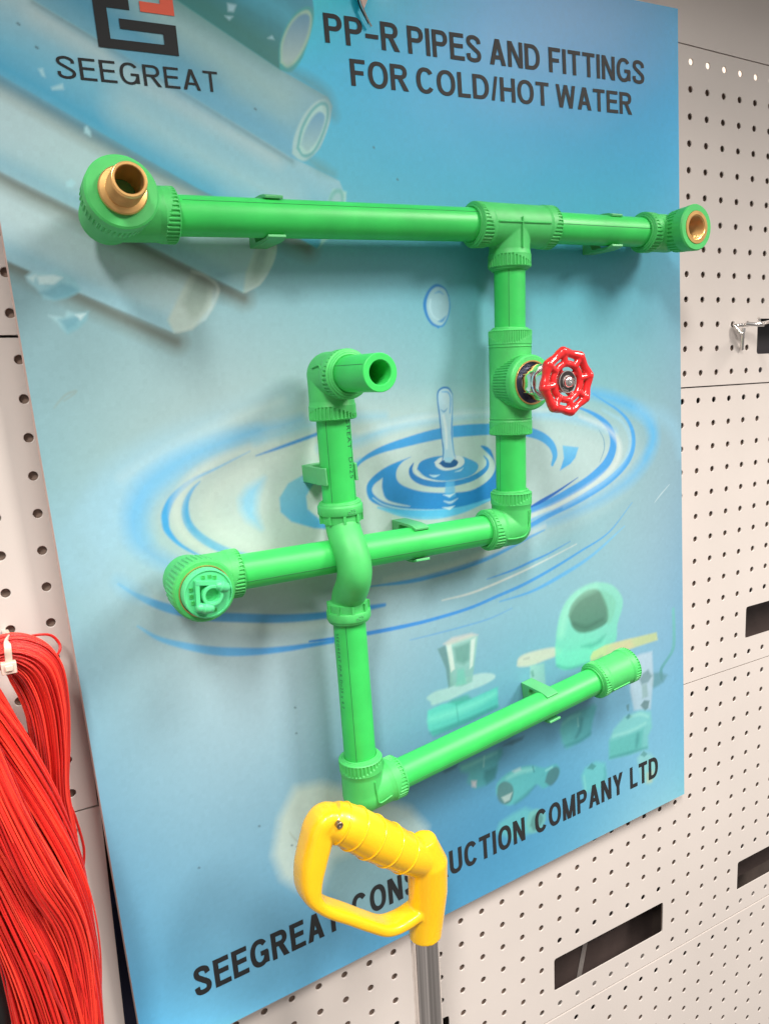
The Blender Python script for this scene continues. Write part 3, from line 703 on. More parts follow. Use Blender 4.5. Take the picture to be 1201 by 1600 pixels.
# falling drop
poly([(312.9, 561.9), (318.4, 560.2), (322.4, 554.6), (323.5, 545.4), (320.9, 536.4), (314.6, 529.6), (309.5, 528.8), (303.7, 533.7), (300.0, 540.9), (299.4, 548.4), (302.6, 556.3), (307.9, 560.6)], (142,184,200), 0.8, 0.9, (160,196,208), (0, -1), 4)
stroke([(322.9, 553.5), (319.6, 559.2), (312.9, 561.9), (307.2, 560.1), (302.5, 555.3), (299.4, 547.9), (300.5, 539.4), (304.8, 532.6), (310.8, 529.3)], [0.6, 1.2, 2.2, 2.4, 2.6, 3.2, 2.6, 2.2, 2.0], (28,120,190), 0.7, 0.95)
stroke([(310.8, 529.3), (315.9, 530.5), (320.9, 536.9), (323.5, 545.4), (322.9, 553.5)], [2.0, 1.6, 1.2, 1.2, 0.8], (40,136,200), 0.7, 0.9)
stroke([(305.2, 551.2), (304.1, 545.2), (306.6, 538.1), (311.9, 534.8)], [1.2, 1.8, 1.0], (172,208,222), 0.9, 0.8)
stroke([(310.0, 556.0), (314.4, 556.9), (318.0, 554.7)], [0.5, 1.6, 0.5], (70,150,200), 0.8, 0.8)
stroke([(311.2, 533.8), (315.0, 534.1), (319.1, 537.5)], [0.5, 2.2, 0.5], (50,134,196), 0.8, 0.8)
# right hand arcs
stroke([(458.6, 459.4), (477.9, 459.9), (503.3, 452.6), (530.4, 441.3), (548.7, 430.6), (557.5, 418.2), (559.0, 403.9), (549.5, 389.1), (528.4, 372.9), (504.4, 363.2), (478.5, 356.1), (433.3, 348.4), (398.3, 345.7)], [3, 8, 11, 13, 13, 12, 9, 6, 3], (104,180,222), 6, 0.7, (94,166,214))
stroke([(468.3, 462.0), (490.9, 456.3), (524.4, 444.4), (548.7, 429.3), (559.1, 410.3), (547.7, 389.4)], [2, 7, 8, 7, 3], (78,166,218), 5, 0.6)
stroke([(541.8, 437.6), (577.9, 424.1), (594.6, 405.9), (598.2, 385.7)], [14, 16, 6], (140,190,216), 7, 0.4)
stroke([(478.7, 459.3), (494.8, 449.9), (511.3, 440.2), (523.9, 429.0), (530.5, 415.7), (530.1, 401.3), (522.7, 389.7), (509.3, 380.2), (491.9, 372.2), (470.6, 365.5), (449.1, 359.8), (421.8, 354.1), (392.3, 346.8), (368.4, 343.0)], [0.8, 2, 3, 5, 6, 7, 7, 7, 6, 5, 1.5], (72,158,218), 0.8, 0.95, (70,146,212))
stroke([(446.5, 452.5), (467.6, 445.5), (486.0, 436.3), (498.1, 425.8), (503.6, 414.1), (502.3, 402.5), (495.2, 392.3), (483.9, 384.6), (467.0, 377.2), (446.4, 371.3), (422.4, 365.5), (391.7, 361.2), (369.4, 358.1)], [1, 3, 6, 8, 10, 10, 9, 8, 7, 2], (60,148,214), 0.8, 0.96, (72,150,214))
stroke([(485.5, 424.3), (491.0, 415.1), (491.4, 405.2), (485.1, 393.7)], [0.4, 1.4, 0.4], (90,140,170), 0.5, 0.8)
stroke([(396.4, 364.5), (411.0, 368.0), (430.7, 373.8), (456.6, 383.1)], [1.5, 3.5, 2.5, 0.5], (30,100,184), 0.6, 0.95)
stroke([(319.3, 345.5), (361.2, 344.3), (398.7, 352.8), (422.0, 357.1)], [1, 3, 2], (96,168,216), 0.7, 0.8)
stroke([(227.9, 328.0), (265.0, 324.0), (298.1, 324.1), (328.0, 325.3), (356.5, 328.7), (393.9, 336.9), (413.3, 340.5)], [1, 4, 5, 4, 3, 1], (66,150,212), 0.7, 0.9)
stroke([(344.3, 308.2), (373.6, 310.3), (396.4, 313.9), (416.7, 317.1), (444.1, 323.5)], [0.6, 2.6, 2.0, 0.5], (56,136,204), 0.7, 0.9)
stroke([(295.4, 300.0), (329.6, 299.7), (373.2, 304.9), (411.6, 311.4), (452.0, 319.4)], [0.8, 2.2, 1.6, 0.6], (206,208,200), 0.8, 0.7)
stroke([(169.2, 296.1), (204.0, 291.2), (241.6, 287.6), (281.0, 285.6), (323.7, 286.3), (353.8, 289.9), (384.5, 293.9), (418.9, 301.2), (455.8, 311.1), (494.3, 322.8), (527.6, 347.2)], [1.5, 3.5, 3.5, 3, 3, 3.2, 3.2, 2.4, 1.6, 0.5], (40,116,196), 0.6, 0.95, (80,156,210))
stroke([(357.1, 284.3), (394.6, 285.4), (430.4, 292.4), (471.3, 304.1), (516.3, 325.2)], [0.8, 2.5, 4, 3, 0.8], (60,142,206), 0.9, 0.9, (110,178,216))
stroke([(260.4, 273.1), (299.8, 271.5), (341.7, 271.1), (371.2, 274.8)], [0.5, 1.5, 0.5], (74,140,200), 0.8, 0.7)
stroke([(559.5, 341.9), (569.0, 348.9), (581.5, 356.9)], [0.3, 1, 0.3], (200,216,220), 0.6, 0.7)
stroke([(461.7, 440.2), (493.9, 425.7), (511.1, 408.8), (507.1, 390.6), (483.6, 376.6), (438.0, 362.9), (383.8, 354.3)], [2, 5, 6, 6, 3], (206, 216, 214), 2.5, 0.6)
stroke([(490.4, 443.1), (516.9, 427.9), (526.8, 408.0), (515.7, 388.1), (487.6, 372.2), (437.8, 358.1)], [1.5, 3, 4, 4, 2], (150, 200, 228), 2, 0.5)
stroke([(240.9, 331.1), (304.5, 328.5), (367.9, 335.9), (413.5, 344.1)], [2, 5, 5, 2], (204, 212, 206), 3, 0.55)
# lower left arcs
stroke([(34.6, 373.4), (44.0, 363.9), (55.9, 354.6), (70.5, 345.8), (90.4, 336.6), (116.3, 328.8), (148.2, 320.3), (180.8, 314.4), (214.9, 311.4), (238.8, 309.5)], [1, 3, 6, 7, 7, 7, 6, 5, 3], (96,170,214), 0.9, 0.95, (54,132,200))
stroke([(34.9, 375.1), (40.3, 368.4), (50.0, 359.7)], [6, 9, 5], (130,186,216), 5, 0.6)
stroke([(42.8, 340.9), (56.6, 327.8), (78.1, 315.8), (96.3, 307.9), (113.0, 302.8), (130.4, 298.6), (151.1, 295.1), (168.9, 293.0), (189.5, 290.7)], [0.8, 4, 6.5, 6.5, 5, 4, 3], (110,180,218), 0.9, 0.95, (44,126,200))

# ---- printed fittings
_poly, _stroke = poly, stroke
def poly(p, c, soft=0.8, alpha=1.0, *r): _poly(p, c, soft * 1.3, alpha * 0.86, *r)
def stroke(p, w, c, soft=0.8, alpha=1.0, *r): _stroke(p, w, c, soft * 1.3, alpha * 0.86, *r)
T1 = (84,188,176); T2 = (62,158,156); GL = (160,190,188)
# stop valve with metal handle
poly([(271.5, 199.2), (272.6, 204.8), (287.6, 206.2), (318.6, 201.5), (349.3, 204.1), (348.7, 184.0), (306.3, 179.9), (275.8, 179.5), (271.2, 188.3)], T1, 1.0, 0.95, (70,176,168), (1, 0))
stroke([(277.2, 179.6), (306.3, 180.5), (347.2, 183.8)], [3, 4, 3], (54,128,134), 2, 0.8)
poly([(275.9, 212.2), (272.3, 216.9), (282.0, 220.0), (295.5, 219.5), (313.2, 222.9), (330.9, 222.6), (345.1, 217.9), (346.3, 213.2), (333.7, 210.6), (315.7, 209.8), (298.0, 207.8), (287.7, 208.0), (277.6, 208.1)], (150,186,184), 1.0, 0.9, (166,194,196), (1, 0), 4)
poly([(294.4, 205.3), (298.6, 207.0), (315.4, 206.8), (319.3, 201.3), (304.3, 199.7)], (60,148,138), 1.2, 0.8)
poly([(287.2, 257.8), (295.4, 259.1), (299.0, 245.0), (300.7, 232.5), (301.1, 220.3), (295.5, 218.9), (294.8, 227.0), (294.3, 237.4)], (88,126,126), 0.8, 0.9)
poly([(296.1, 260.1), (323.2, 261.3), (330.7, 258.2), (327.4, 243.2), (321.2, 217.4), (310.5, 216.3), (297.6, 220.1), (298.3, 236.2)], (146,190,182), 0.9, 0.95, (112,160,156), (0, -1))
poly([(303.9, 254.5), (322.0, 255.6), (320.1, 239.2), (313.5, 236.2), (305.5, 240.8)], (82,134,128), 1.6, 0.8)
poly([(296.7, 258.8), (301.5, 258.7), (303.6, 234.7), (299.4, 232.9)], (200,210,206), 0.8, 0.8)
poly([(322.8, 256.6), (327.8, 257.7), (323.1, 232.2), (319.4, 230.2)], (196,210,206), 0.8, 0.8)
poly([(293.5, 260.8), (303.3, 264.1), (324.0, 262.9), (330.8, 259.3), (312.5, 258.7), (298.7, 258.2)], (190,186,180), 1.2, 0.8)
poly([(306.3, 233.3), (313.2, 232.6), (314.9, 217.5), (303.7, 218.3)], (96,176,164), 1.2, 0.7)
# yellow tap behind the tube and its stem
poly([(372.9, 218.2), (375.6, 225.0), (387.2, 226.9), (414.8, 224.6), (426.7, 220.1), (426.4, 214.9), (406.2, 214.0), (390.3, 213.2), (376.5, 215.9)], (196,196,176), 1.2, 0.85, None, (0, 1), 4)
stroke([(381.5, 222.1), (387.7, 221.7)], [1.5, 2], (140,150,150), 0.8, 0.7)
poly([(388.8, 213.7), (406.0, 211.4), (406.4, 189.1), (387.6, 193.4)], (152,196,186), 1.2, 0.85, (128,180,176), (1, 0))
stroke([(390.7, 206.7), (391.3, 202.7)], [3, 3], (74,128,124), 1, 0.8)
# big elbow
poly([(420.4, 224.4), (425.7, 248.9), (436.3, 265.6), (454.1, 274.4), (475.3, 276.1), (496.7, 268.7), (509.5, 255.0), (510.9, 242.5), (503.2, 226.1), (500.8, 209.6), (490.0, 205.7), (480.7, 194.6), (450.5, 196.2), (431.3, 197.7), (421.0, 205.9)], (96,196,172), 1.2, 0.96, (132,202,182), (0.2, 1), 3)
poly([(421.1, 222.9), (434.7, 215.3), (468.2, 210.2), (485.8, 213.6), (485.2, 196.7), (450.5, 196.2), (431.3, 197.7), (421.0, 205.9)], (110,206,184), 2, 0.7)
poly([(438.1, 251.0), (442.7, 260.9), (453.8, 267.9), (466.5, 270.9), (479.2, 267.3), (487.4, 254.8), (491.3, 242.6), (489.2, 231.7), (473.3, 227.6), (456.2, 228.7), (444.8, 235.6)], (66,104,90), 1.2, 0.97, (92,120,104), (0, 1), 4)
poly([(479.2, 268.0), (492.0, 261.7), (502.2, 250.0), (496.3, 232.6), (489.1, 230.3), (488.8, 246.5)], (112,176,152), 1.6, 0.6, None, (0, 1), 3)
poly([(453.9, 215.4), (472.7, 214.4), (486.0, 219.0), (479.6, 212.5), (465.7, 210.9)], (62,150,136), 2, 0.8)
# yellow lever
poly([(465.3, 201.5), (468.9, 205.9), (485.6, 208.2), (512.5, 206.5), (559.4, 202.7), (561.1, 193.7), (526.0, 194.6), (498.5, 195.1), (476.2, 193.1), (465.0, 194.9)], (190,198,140), 1.0, 0.92, (178,190,128), (1, 0))
poly([(494.4, 205.9), (521.6, 204.8), (526.0, 196.0), (503.1, 195.3)], (196,182,150), 2, 0.6)
# right hand pieces: hook and white stop cock
stroke([(585.2, 221.9), (585.9, 205.2), (585.6, 183.6), (582.5, 175.0), (575.4, 168.3), (567.3, 161.8), (565.3, 156.6), (566.1, 149.0)], [4, 5, 5, 4, 5, 4], (104,176,172), 0.9, 0.9, (72,130,134))
poly([(550.7, 159.3), (563.3, 157.1), (575.1, 150.1), (569.0, 143.8), (553.2, 141.2), (547.6, 148.7)], (86,134,142), 1.5, 0.85)
poly([(521.0, 183.4), (535.1, 185.1), (552.2, 183.3), (553.5, 152.7), (548.8, 119.1), (524.0, 125.5), (519.0, 148.5)], (176,194,208), 1.5, 0.85, (160,184,196), (0, -1))
poly([(538.3, 162.9), (546.0, 165.0), (551.6, 156.1), (545.7, 150.7), (536.1, 150.6), (532.5, 157.4)], (92,126,132), 1.2, 0.85)
poly([(536.1, 150.6), (543.7, 149.8), (545.3, 134.8), (536.6, 134.6)], (124,156,156), 1.2, 0.8)
poly([(533.6, 128.2), (539.4, 132.2), (547.1, 129.2), (545.0, 121.8), (540.1, 119.6)], (76,110,112), 0.9, 0.9)
poly([(513.0, 134.7), (516.8, 134.9), (516.5, 127.1), (513.8, 128.7)], (80,118,120), 0.8, 0.8)
poly([(488.1, 104.8), (493.9, 113.6), (509.9, 122.7), (533.4, 122.5), (548.7, 116.2), (550.3, 97.9), (544.2, 89.5), (543.9, 74.7), (517.9, 77.8), (487.3, 82.7)], (102,178,172), 1.8, 0.92, (118,188,186), (0, 1))
poly([(487.1, 103.0), (509.2, 101.3), (537.7, 100.6), (534.2, 79.5), (517.9, 77.8), (486.3, 83.0)], (78,162,160), 2.0, 0.8)
stroke([(528.9, 96.1), (527.8, 89.2), (526.6, 83.6)], [4, 5, 3], (56,124,128), 2, 0.7)
poly([(511.7, 121.4), (516.4, 124.2), (521.0, 119.2), (514.4, 118.4)], (60,118,122), 0.8, 0.8)
# piece under the tube, centre
poly([(421.6, 137.5), (427.1, 147.9), (444.1, 149.3), (468.3, 150.0), (471.7, 146.2), (464.9, 130.2), (461.7, 117.2), (446.8, 115.2), (429.6, 114.1), (424.2, 122.9)], (84,168,166), 1.8, 0.9, (66,146,150), (1, 0))
stroke([(450.4, 138.3), (448.3, 128.7), (442.8, 122.1)], [3, 4, 2], (48,110,120), 2, 0.8)
stroke([(445.4, 142.0), (445.9, 132.9)], [1.5, 1.5], (130,190,186), 0.8, 0.7)
poly([(401.0, 151.0), (419.0, 151.9), (448.4, 150.7), (465.7, 150.8), (427.0, 145.2)], (66,128,140), 3, 0.6)
# piece under the tube, left
poly([(300.5, 142.2), (317.7, 142.5), (336.1, 143.1), (350.4, 142.8), (350.7, 136.1), (344.9, 129.0), (342.8, 121.2), (337.8, 114.4), (327.9, 111.6), (316.9, 113.0), (308.9, 122.5), (311.0, 130.8), (302.7, 135.1)], (86,166,162), 1.8, 0.9, (62,140,146), (0.8, -0.4))
poly([(329.0, 126.2), (343.2, 126.9), (340.9, 114.6), (330.2, 112.0), (327.0, 119.7)], (50,110,118), 1.6, 0.8)
poly([(313.3, 122.2), (318.9, 120.1), (317.8, 114.0), (313.5, 116.3)], (190,182,190), 1.2, 0.8)
stroke([(329.3, 141.0), (327.9, 131.2)], [1.5, 1.5], (136,190,188), 0.8, 0.7)
for p in ([(282.3, 143.1), (289.3, 143.7), (300.7, 144.7), (297.5, 140.8), (285.5, 140.0)], [(352.7, 143.9), (362.9, 146.4), (376.8, 145.6), (375.0, 142.3), (362.5, 141.2)]): poly(p, (60,96,110), 1.2, 0.8)
# tee, lower centre
poly([(340.5, 98.9), (341.9, 108.3), (353.0, 114.2), (368.6, 115.2), (384.3, 112.3), (400.0, 103.9), (414.8, 102.8), (419.3, 94.2), (413.9, 86.4), (398.7, 82.3), (389.4, 90.0), (378.6, 84.4), (364.8, 80.2), (350.9, 82.8)], (86,170,168), 1.3, 0.94, (74,156,160), (1, 0), 3)
poly([(341.2, 97.3), (343.3, 105.8), (351.1, 107.6), (359.1, 101.2), (360.9, 92.5), (357.2, 84.4), (349.5, 84.1), (343.0, 89.9)], (74,110,112), 0.9, 0.95, None, (0, 1), 3)
poly([(346.2, 92.7), (359.4, 93.1), (355.8, 86.3), (349.6, 86.0)], (160,184,182), 0.8, 0.85)
poly([(399.9, 88.8), (404.6, 98.1), (414.6, 100.0), (419.3, 94.2), (415.5, 85.8), (407.0, 82.0)], (62,102,108), 1.0, 0.92, None, (0, 1), 3)
stroke([(362.5, 80.4), (376.1, 84.0), (387.7, 89.2)], [3, 4, 2], (54,118,128), 1.8, 0.7)
poly([(360.8, 114.7), (370.2, 115.3), (371.5, 111.5), (363.7, 111.6)], (170,186,196), 1.2, 0.7)
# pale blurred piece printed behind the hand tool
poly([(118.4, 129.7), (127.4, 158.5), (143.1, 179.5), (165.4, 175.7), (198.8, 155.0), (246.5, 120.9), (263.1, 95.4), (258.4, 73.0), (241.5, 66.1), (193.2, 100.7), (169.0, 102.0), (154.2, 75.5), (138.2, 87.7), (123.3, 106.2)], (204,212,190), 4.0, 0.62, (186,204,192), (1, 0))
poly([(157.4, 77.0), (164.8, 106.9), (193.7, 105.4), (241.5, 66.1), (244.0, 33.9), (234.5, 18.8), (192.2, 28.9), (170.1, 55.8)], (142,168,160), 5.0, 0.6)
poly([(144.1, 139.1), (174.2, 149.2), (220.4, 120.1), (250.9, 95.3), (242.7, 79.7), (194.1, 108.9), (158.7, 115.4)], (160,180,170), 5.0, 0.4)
# small ones by the lettering
poly([(447.7, 78.2), (453.2, 84.8), (467.5, 86.8), (480.8, 80.6), (482.9, 63.2), (475.2, 53.6), (450.3, 57.2)], (96,180,180), 2.0, 0.85)
poly([(455.8, 83.1), (462.2, 87.3), (468.2, 81.5), (463.6, 78.9)], (60,120,122), 0.8, 0.85)
poly([(527.2, 69.4), (536.0, 74.5), (547.6, 67.4), (557.3, 55.0), (556.9, 38.3), (545.8, 31.7), (534.2, 39.0)], (130,190,186), 2.2, 0.8)
poly([(532.1, 71.4), (537.0, 74.9), (542.7, 69.1), (537.8, 67.1)], (70,126,128), 0.8, 0.8)
poly([(541.2, 47.1), (551.1, 46.5), (548.8, 33.6), (540.9, 35.0)], (172,180,150), 1.5, 0.7)
poly([(337.8, 59.6), (342.2, 67.4), (357.9, 70.6), (373.8, 71.2), (387.7, 61.6), (390.3, 49.4), (378.4, 41.6), (356.2, 43.8)], (96,178,178), 2.2, 0.75)
poly([(374.2, 53.0), (378.1, 62.6), (387.9, 64.3), (397.4, 57.8), (398.4, 47.5), (389.7, 39.8), (378.4, 41.6)], (104,170,166), 1.2, 0.9, None, (0, 1), 3)
poly([(378.9, 49.8), (382.6, 58.0), (390.8, 58.9), (395.3, 50.2), (390.0, 43.9), (383.3, 42.4)], (76,124,124), 1.0, 0.85, None, (0, 1), 3)
# light and dark modelling of the printed pieces
stroke([(274.5, 195.8), (300.4, 194.8), (325.3, 195.7), (345.2, 198.4)], [4, 6, 4], (128,212,198), 3, 0.6)
stroke([(273.4, 183.3), (292.5, 182.6), (320.8, 183.3), (345.8, 185.5)], [2, 3, 2], (40,110,116), 1.6, 0.6)
stroke([(302.4, 201.6), (303.8, 183.8)], [1, 1], (52,132,128), 0.8, 0.6)
stroke([(428.3, 235.3), (435.9, 256.0), (451.3, 268.5), (475.1, 271.5)], [6, 8, 5], (156,218,196), 4, 0.6)
stroke([(421.8, 204.4), (437.9, 197.1), (463.3, 195.3), (480.8, 197.3)], [2, 3, 2], (60,150,138), 1.6, 0.6)
stroke([(444.2, 241.0), (460.7, 233.5), (482.3, 236.1)], [3, 4, 2], (52,86,76), 2, 0.6)
stroke([(493.6, 106.5), (518.7, 103.9), (540.7, 105.5)], [2, 3, 2], (146,206,200), 1.6, 0.6)
stroke([(488.2, 83.8), (513.2, 80.2), (542.0, 76.9)], [2, 3, 2], (44,118,122), 1.4, 0.6)
stroke([(519.1, 119.8), (533.3, 118.1), (544.7, 111.6)], [2, 3, 2], (150,208,202), 1.4, 0.6)
stroke([(427.3, 117.7), (446.8, 116.6), (461.8, 120.0)], [2, 3, 2], (40,112,122), 1.6, 0.6)
stroke([(425.1, 141.7), (435.4, 145.2), (448.2, 145.3)], [2, 3, 2], (120,192,188), 1.6, 0.5)
stroke([(304.4, 138.3), (321.1, 138.7), (343.4, 140.0)], [2, 3, 2], (122,190,184), 1.6, 0.5)
stroke([(354.3, 109.7), (369.9, 110.7), (385.6, 107.7)], [2, 4, 3], (138,204,198), 2, 0.6)
stroke([(402.2, 100.4), (409.7, 101.1)], [2, 2], (140,204,200), 1, 0.6)
stroke([(451.1, 75.6), (452.4, 65.1), (452.1, 58.0)], [2, 2, 2], (130,200,196), 1.2, 0.5)
stroke([(479.7, 75.3), (480.2, 64.9), (475.3, 56.5)], [2, 3, 2], (56,134,138), 1.4, 0.5)
for q_ in (818, 826, 866): stroke([(385.7, 110.4), (387.0, 104.5)], [1, 1], (48,116,124), 0.8, 0.5)
poly, stroke = _poly, _stroke
# scuffs
for p in ([(12.8, 495.5), (16.0, 498.8), (21.3, 503.1), (27.4, 504.6), (24.3, 502.0), (19.2, 499.3)], [(134.4, 143.1), (138.0, 135.8), (143.9, 127.6)]): stroke(p, [0.5, 1.2, 0.5], (140,150,140), 0.8, 0.6)
for (x, z) in [(27.9, 719.9), (36.1, 708.0), (171.9, 683.7), (150.8, 246.0), (149.4, 224.6), (263.7, 663.6), (282.4, 641.6), (59.8, 143.9), (110.1, 158.7), (134.7, 131.4), (138.9, 128.5), (207.5, 325.0), (205.1, 383.4)]: stroke([(x, z), (x + 0.8, z - 0.6)], [1.2, 1.0], (60,80,90), 0.5, 0.8)


# fine print grain
rng = np.random.default_rng(3)
grain = rng.normal(0, 0.012, (NZ // 4 + 2, NX // 4 + 2)).repeat(4, 0).repeat(4, 1)[:NZ, :NX]
img *= (1 + grain[..., None] + rng.normal(0, 0.010, (NZ, NX, 1)))
img = np.clip(img, 0.001, 1)
# the board is slightly bowed: its left edge and lower right corner lift by a millimetre or two
gy = -(0.9 * np.sin(gz / 800 * math.pi) * (1 - gx / 600) ** 2 * 1.5 + 0.25 * np.sin(gx / 90) * np.sin(gz / 130 + 1))
gy -= 2.0 * np.exp(-((gx - 262) ** 2 / 300 + (gz - 778) ** 2 / 260))          # torn, lifted spot round the hook
gy += 0.7 * np.exp(-((gx - 262 - (gz - 760) * 0.9) ** 2 / 30)) * (gz > 752) * np.clip((gz - 752) / 20, 0, 1)
nv = NX * NZ
co = np.empty((nv, 3), np.float32); co[:, 0] = gx.ravel() * MM; co[:, 1] = gy.ravel() * MM; co[:, 2] = gz.ravel() * MM
idx = np.arange(nv).reshape(NZ, NX)
q = np.stack([idx[:-1, :-1], idx[:-1, 1:], idx[1:, 1:], idx[1:, :-1]], -1).reshape(-1, 4)
me = bpy.data.meshes.new('printed_sheet')
me.vertices.add(nv); me.vertices.foreach_set('co', co.ravel())
me.loops.add(q.size); me.loops.foreach_set('vertex_index', q.ravel().astype(np.int32))
me.polygons.add(len(q)); me.polygons.foreach_set('loop_start', np.arange(0, q.size, 4, dtype=np.int32))
me.polygons.foreach_set('loop_total', np.full(len(q), 4, np.int32))
me.update(calc_edges=True)
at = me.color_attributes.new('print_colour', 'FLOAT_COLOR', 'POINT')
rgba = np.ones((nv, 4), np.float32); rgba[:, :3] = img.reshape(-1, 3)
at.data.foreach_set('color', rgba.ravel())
pm = bpy.data.materials.new('printed_vinyl'); pm.use_nodes = True
nt = pm.node_tree; pb = nt.nodes['Principled BSDF']
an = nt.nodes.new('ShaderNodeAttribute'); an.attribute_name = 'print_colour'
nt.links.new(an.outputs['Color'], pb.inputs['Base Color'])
pb.inputs['Roughness'].default_value = 0.38; pb.inputs['Specular IOR Level'].default_value = 0.4
nn = nt.nodes.new('ShaderNodeTexNoise'); nn.inputs['Scale'].default_value = 14; bp_ = nt.nodes.new('ShaderNodeBump')
tcn = nt.nodes.new('ShaderNodeTexCoord'); nt.links.new(tcn.outputs['Object'], nn.inputs['Vector'])
bp_.inputs['Strength'].default_value = 0.25; bp_.inputs['Distance'].default_value = 0.002
nt.links.new(nn.outputs['Fac'], bp_.inputs['Height']); nt.links.new(bp_.outputs['Normal'], pb.inputs['Normal'])
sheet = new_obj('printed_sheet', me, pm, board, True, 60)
del rgba, co

# board core behind the print (its edge shows as a thin pinkish line on the left)
NS = 40
b = MB()
def edge_y(x, z): return -(0.9 * math.sin(z / 800 * math.pi) * (1 - x / 600) ** 2 * 1.5 + 0.25 * math.sin(x / 90) * math.sin(z / 130 + 1))
def surf_y(x, z): return edge_y(x, z) - 2.0 * math.exp(-((x - 262) ** 2 / 300 + (z - 778) ** 2 / 260))
loop = [(0, 800 - 20 * i) for i in range(41)] + [(20 * i, 0) for i in range(1, 31)] + [(600, 20 * i) for i in range(1, 41)] + [(600 - 20 * i, 800) for i in range(1, 30)]
vs = []
for (x, z) in loop:
    y = edge_y(x, z); vs.append((x, y + 0.02, z)); vs.append((x, y + 11.0, z))
n = len(loop)
b.add(vs, [(2 * i, 2 * ((i + 1) % n), 2 * ((i + 1) % n) + 1, 2 * i + 1) for i in range(n)] + [tuple(2 * i + 1 for i in range(n))])
b.build('board_core', M['edge'], board, False)


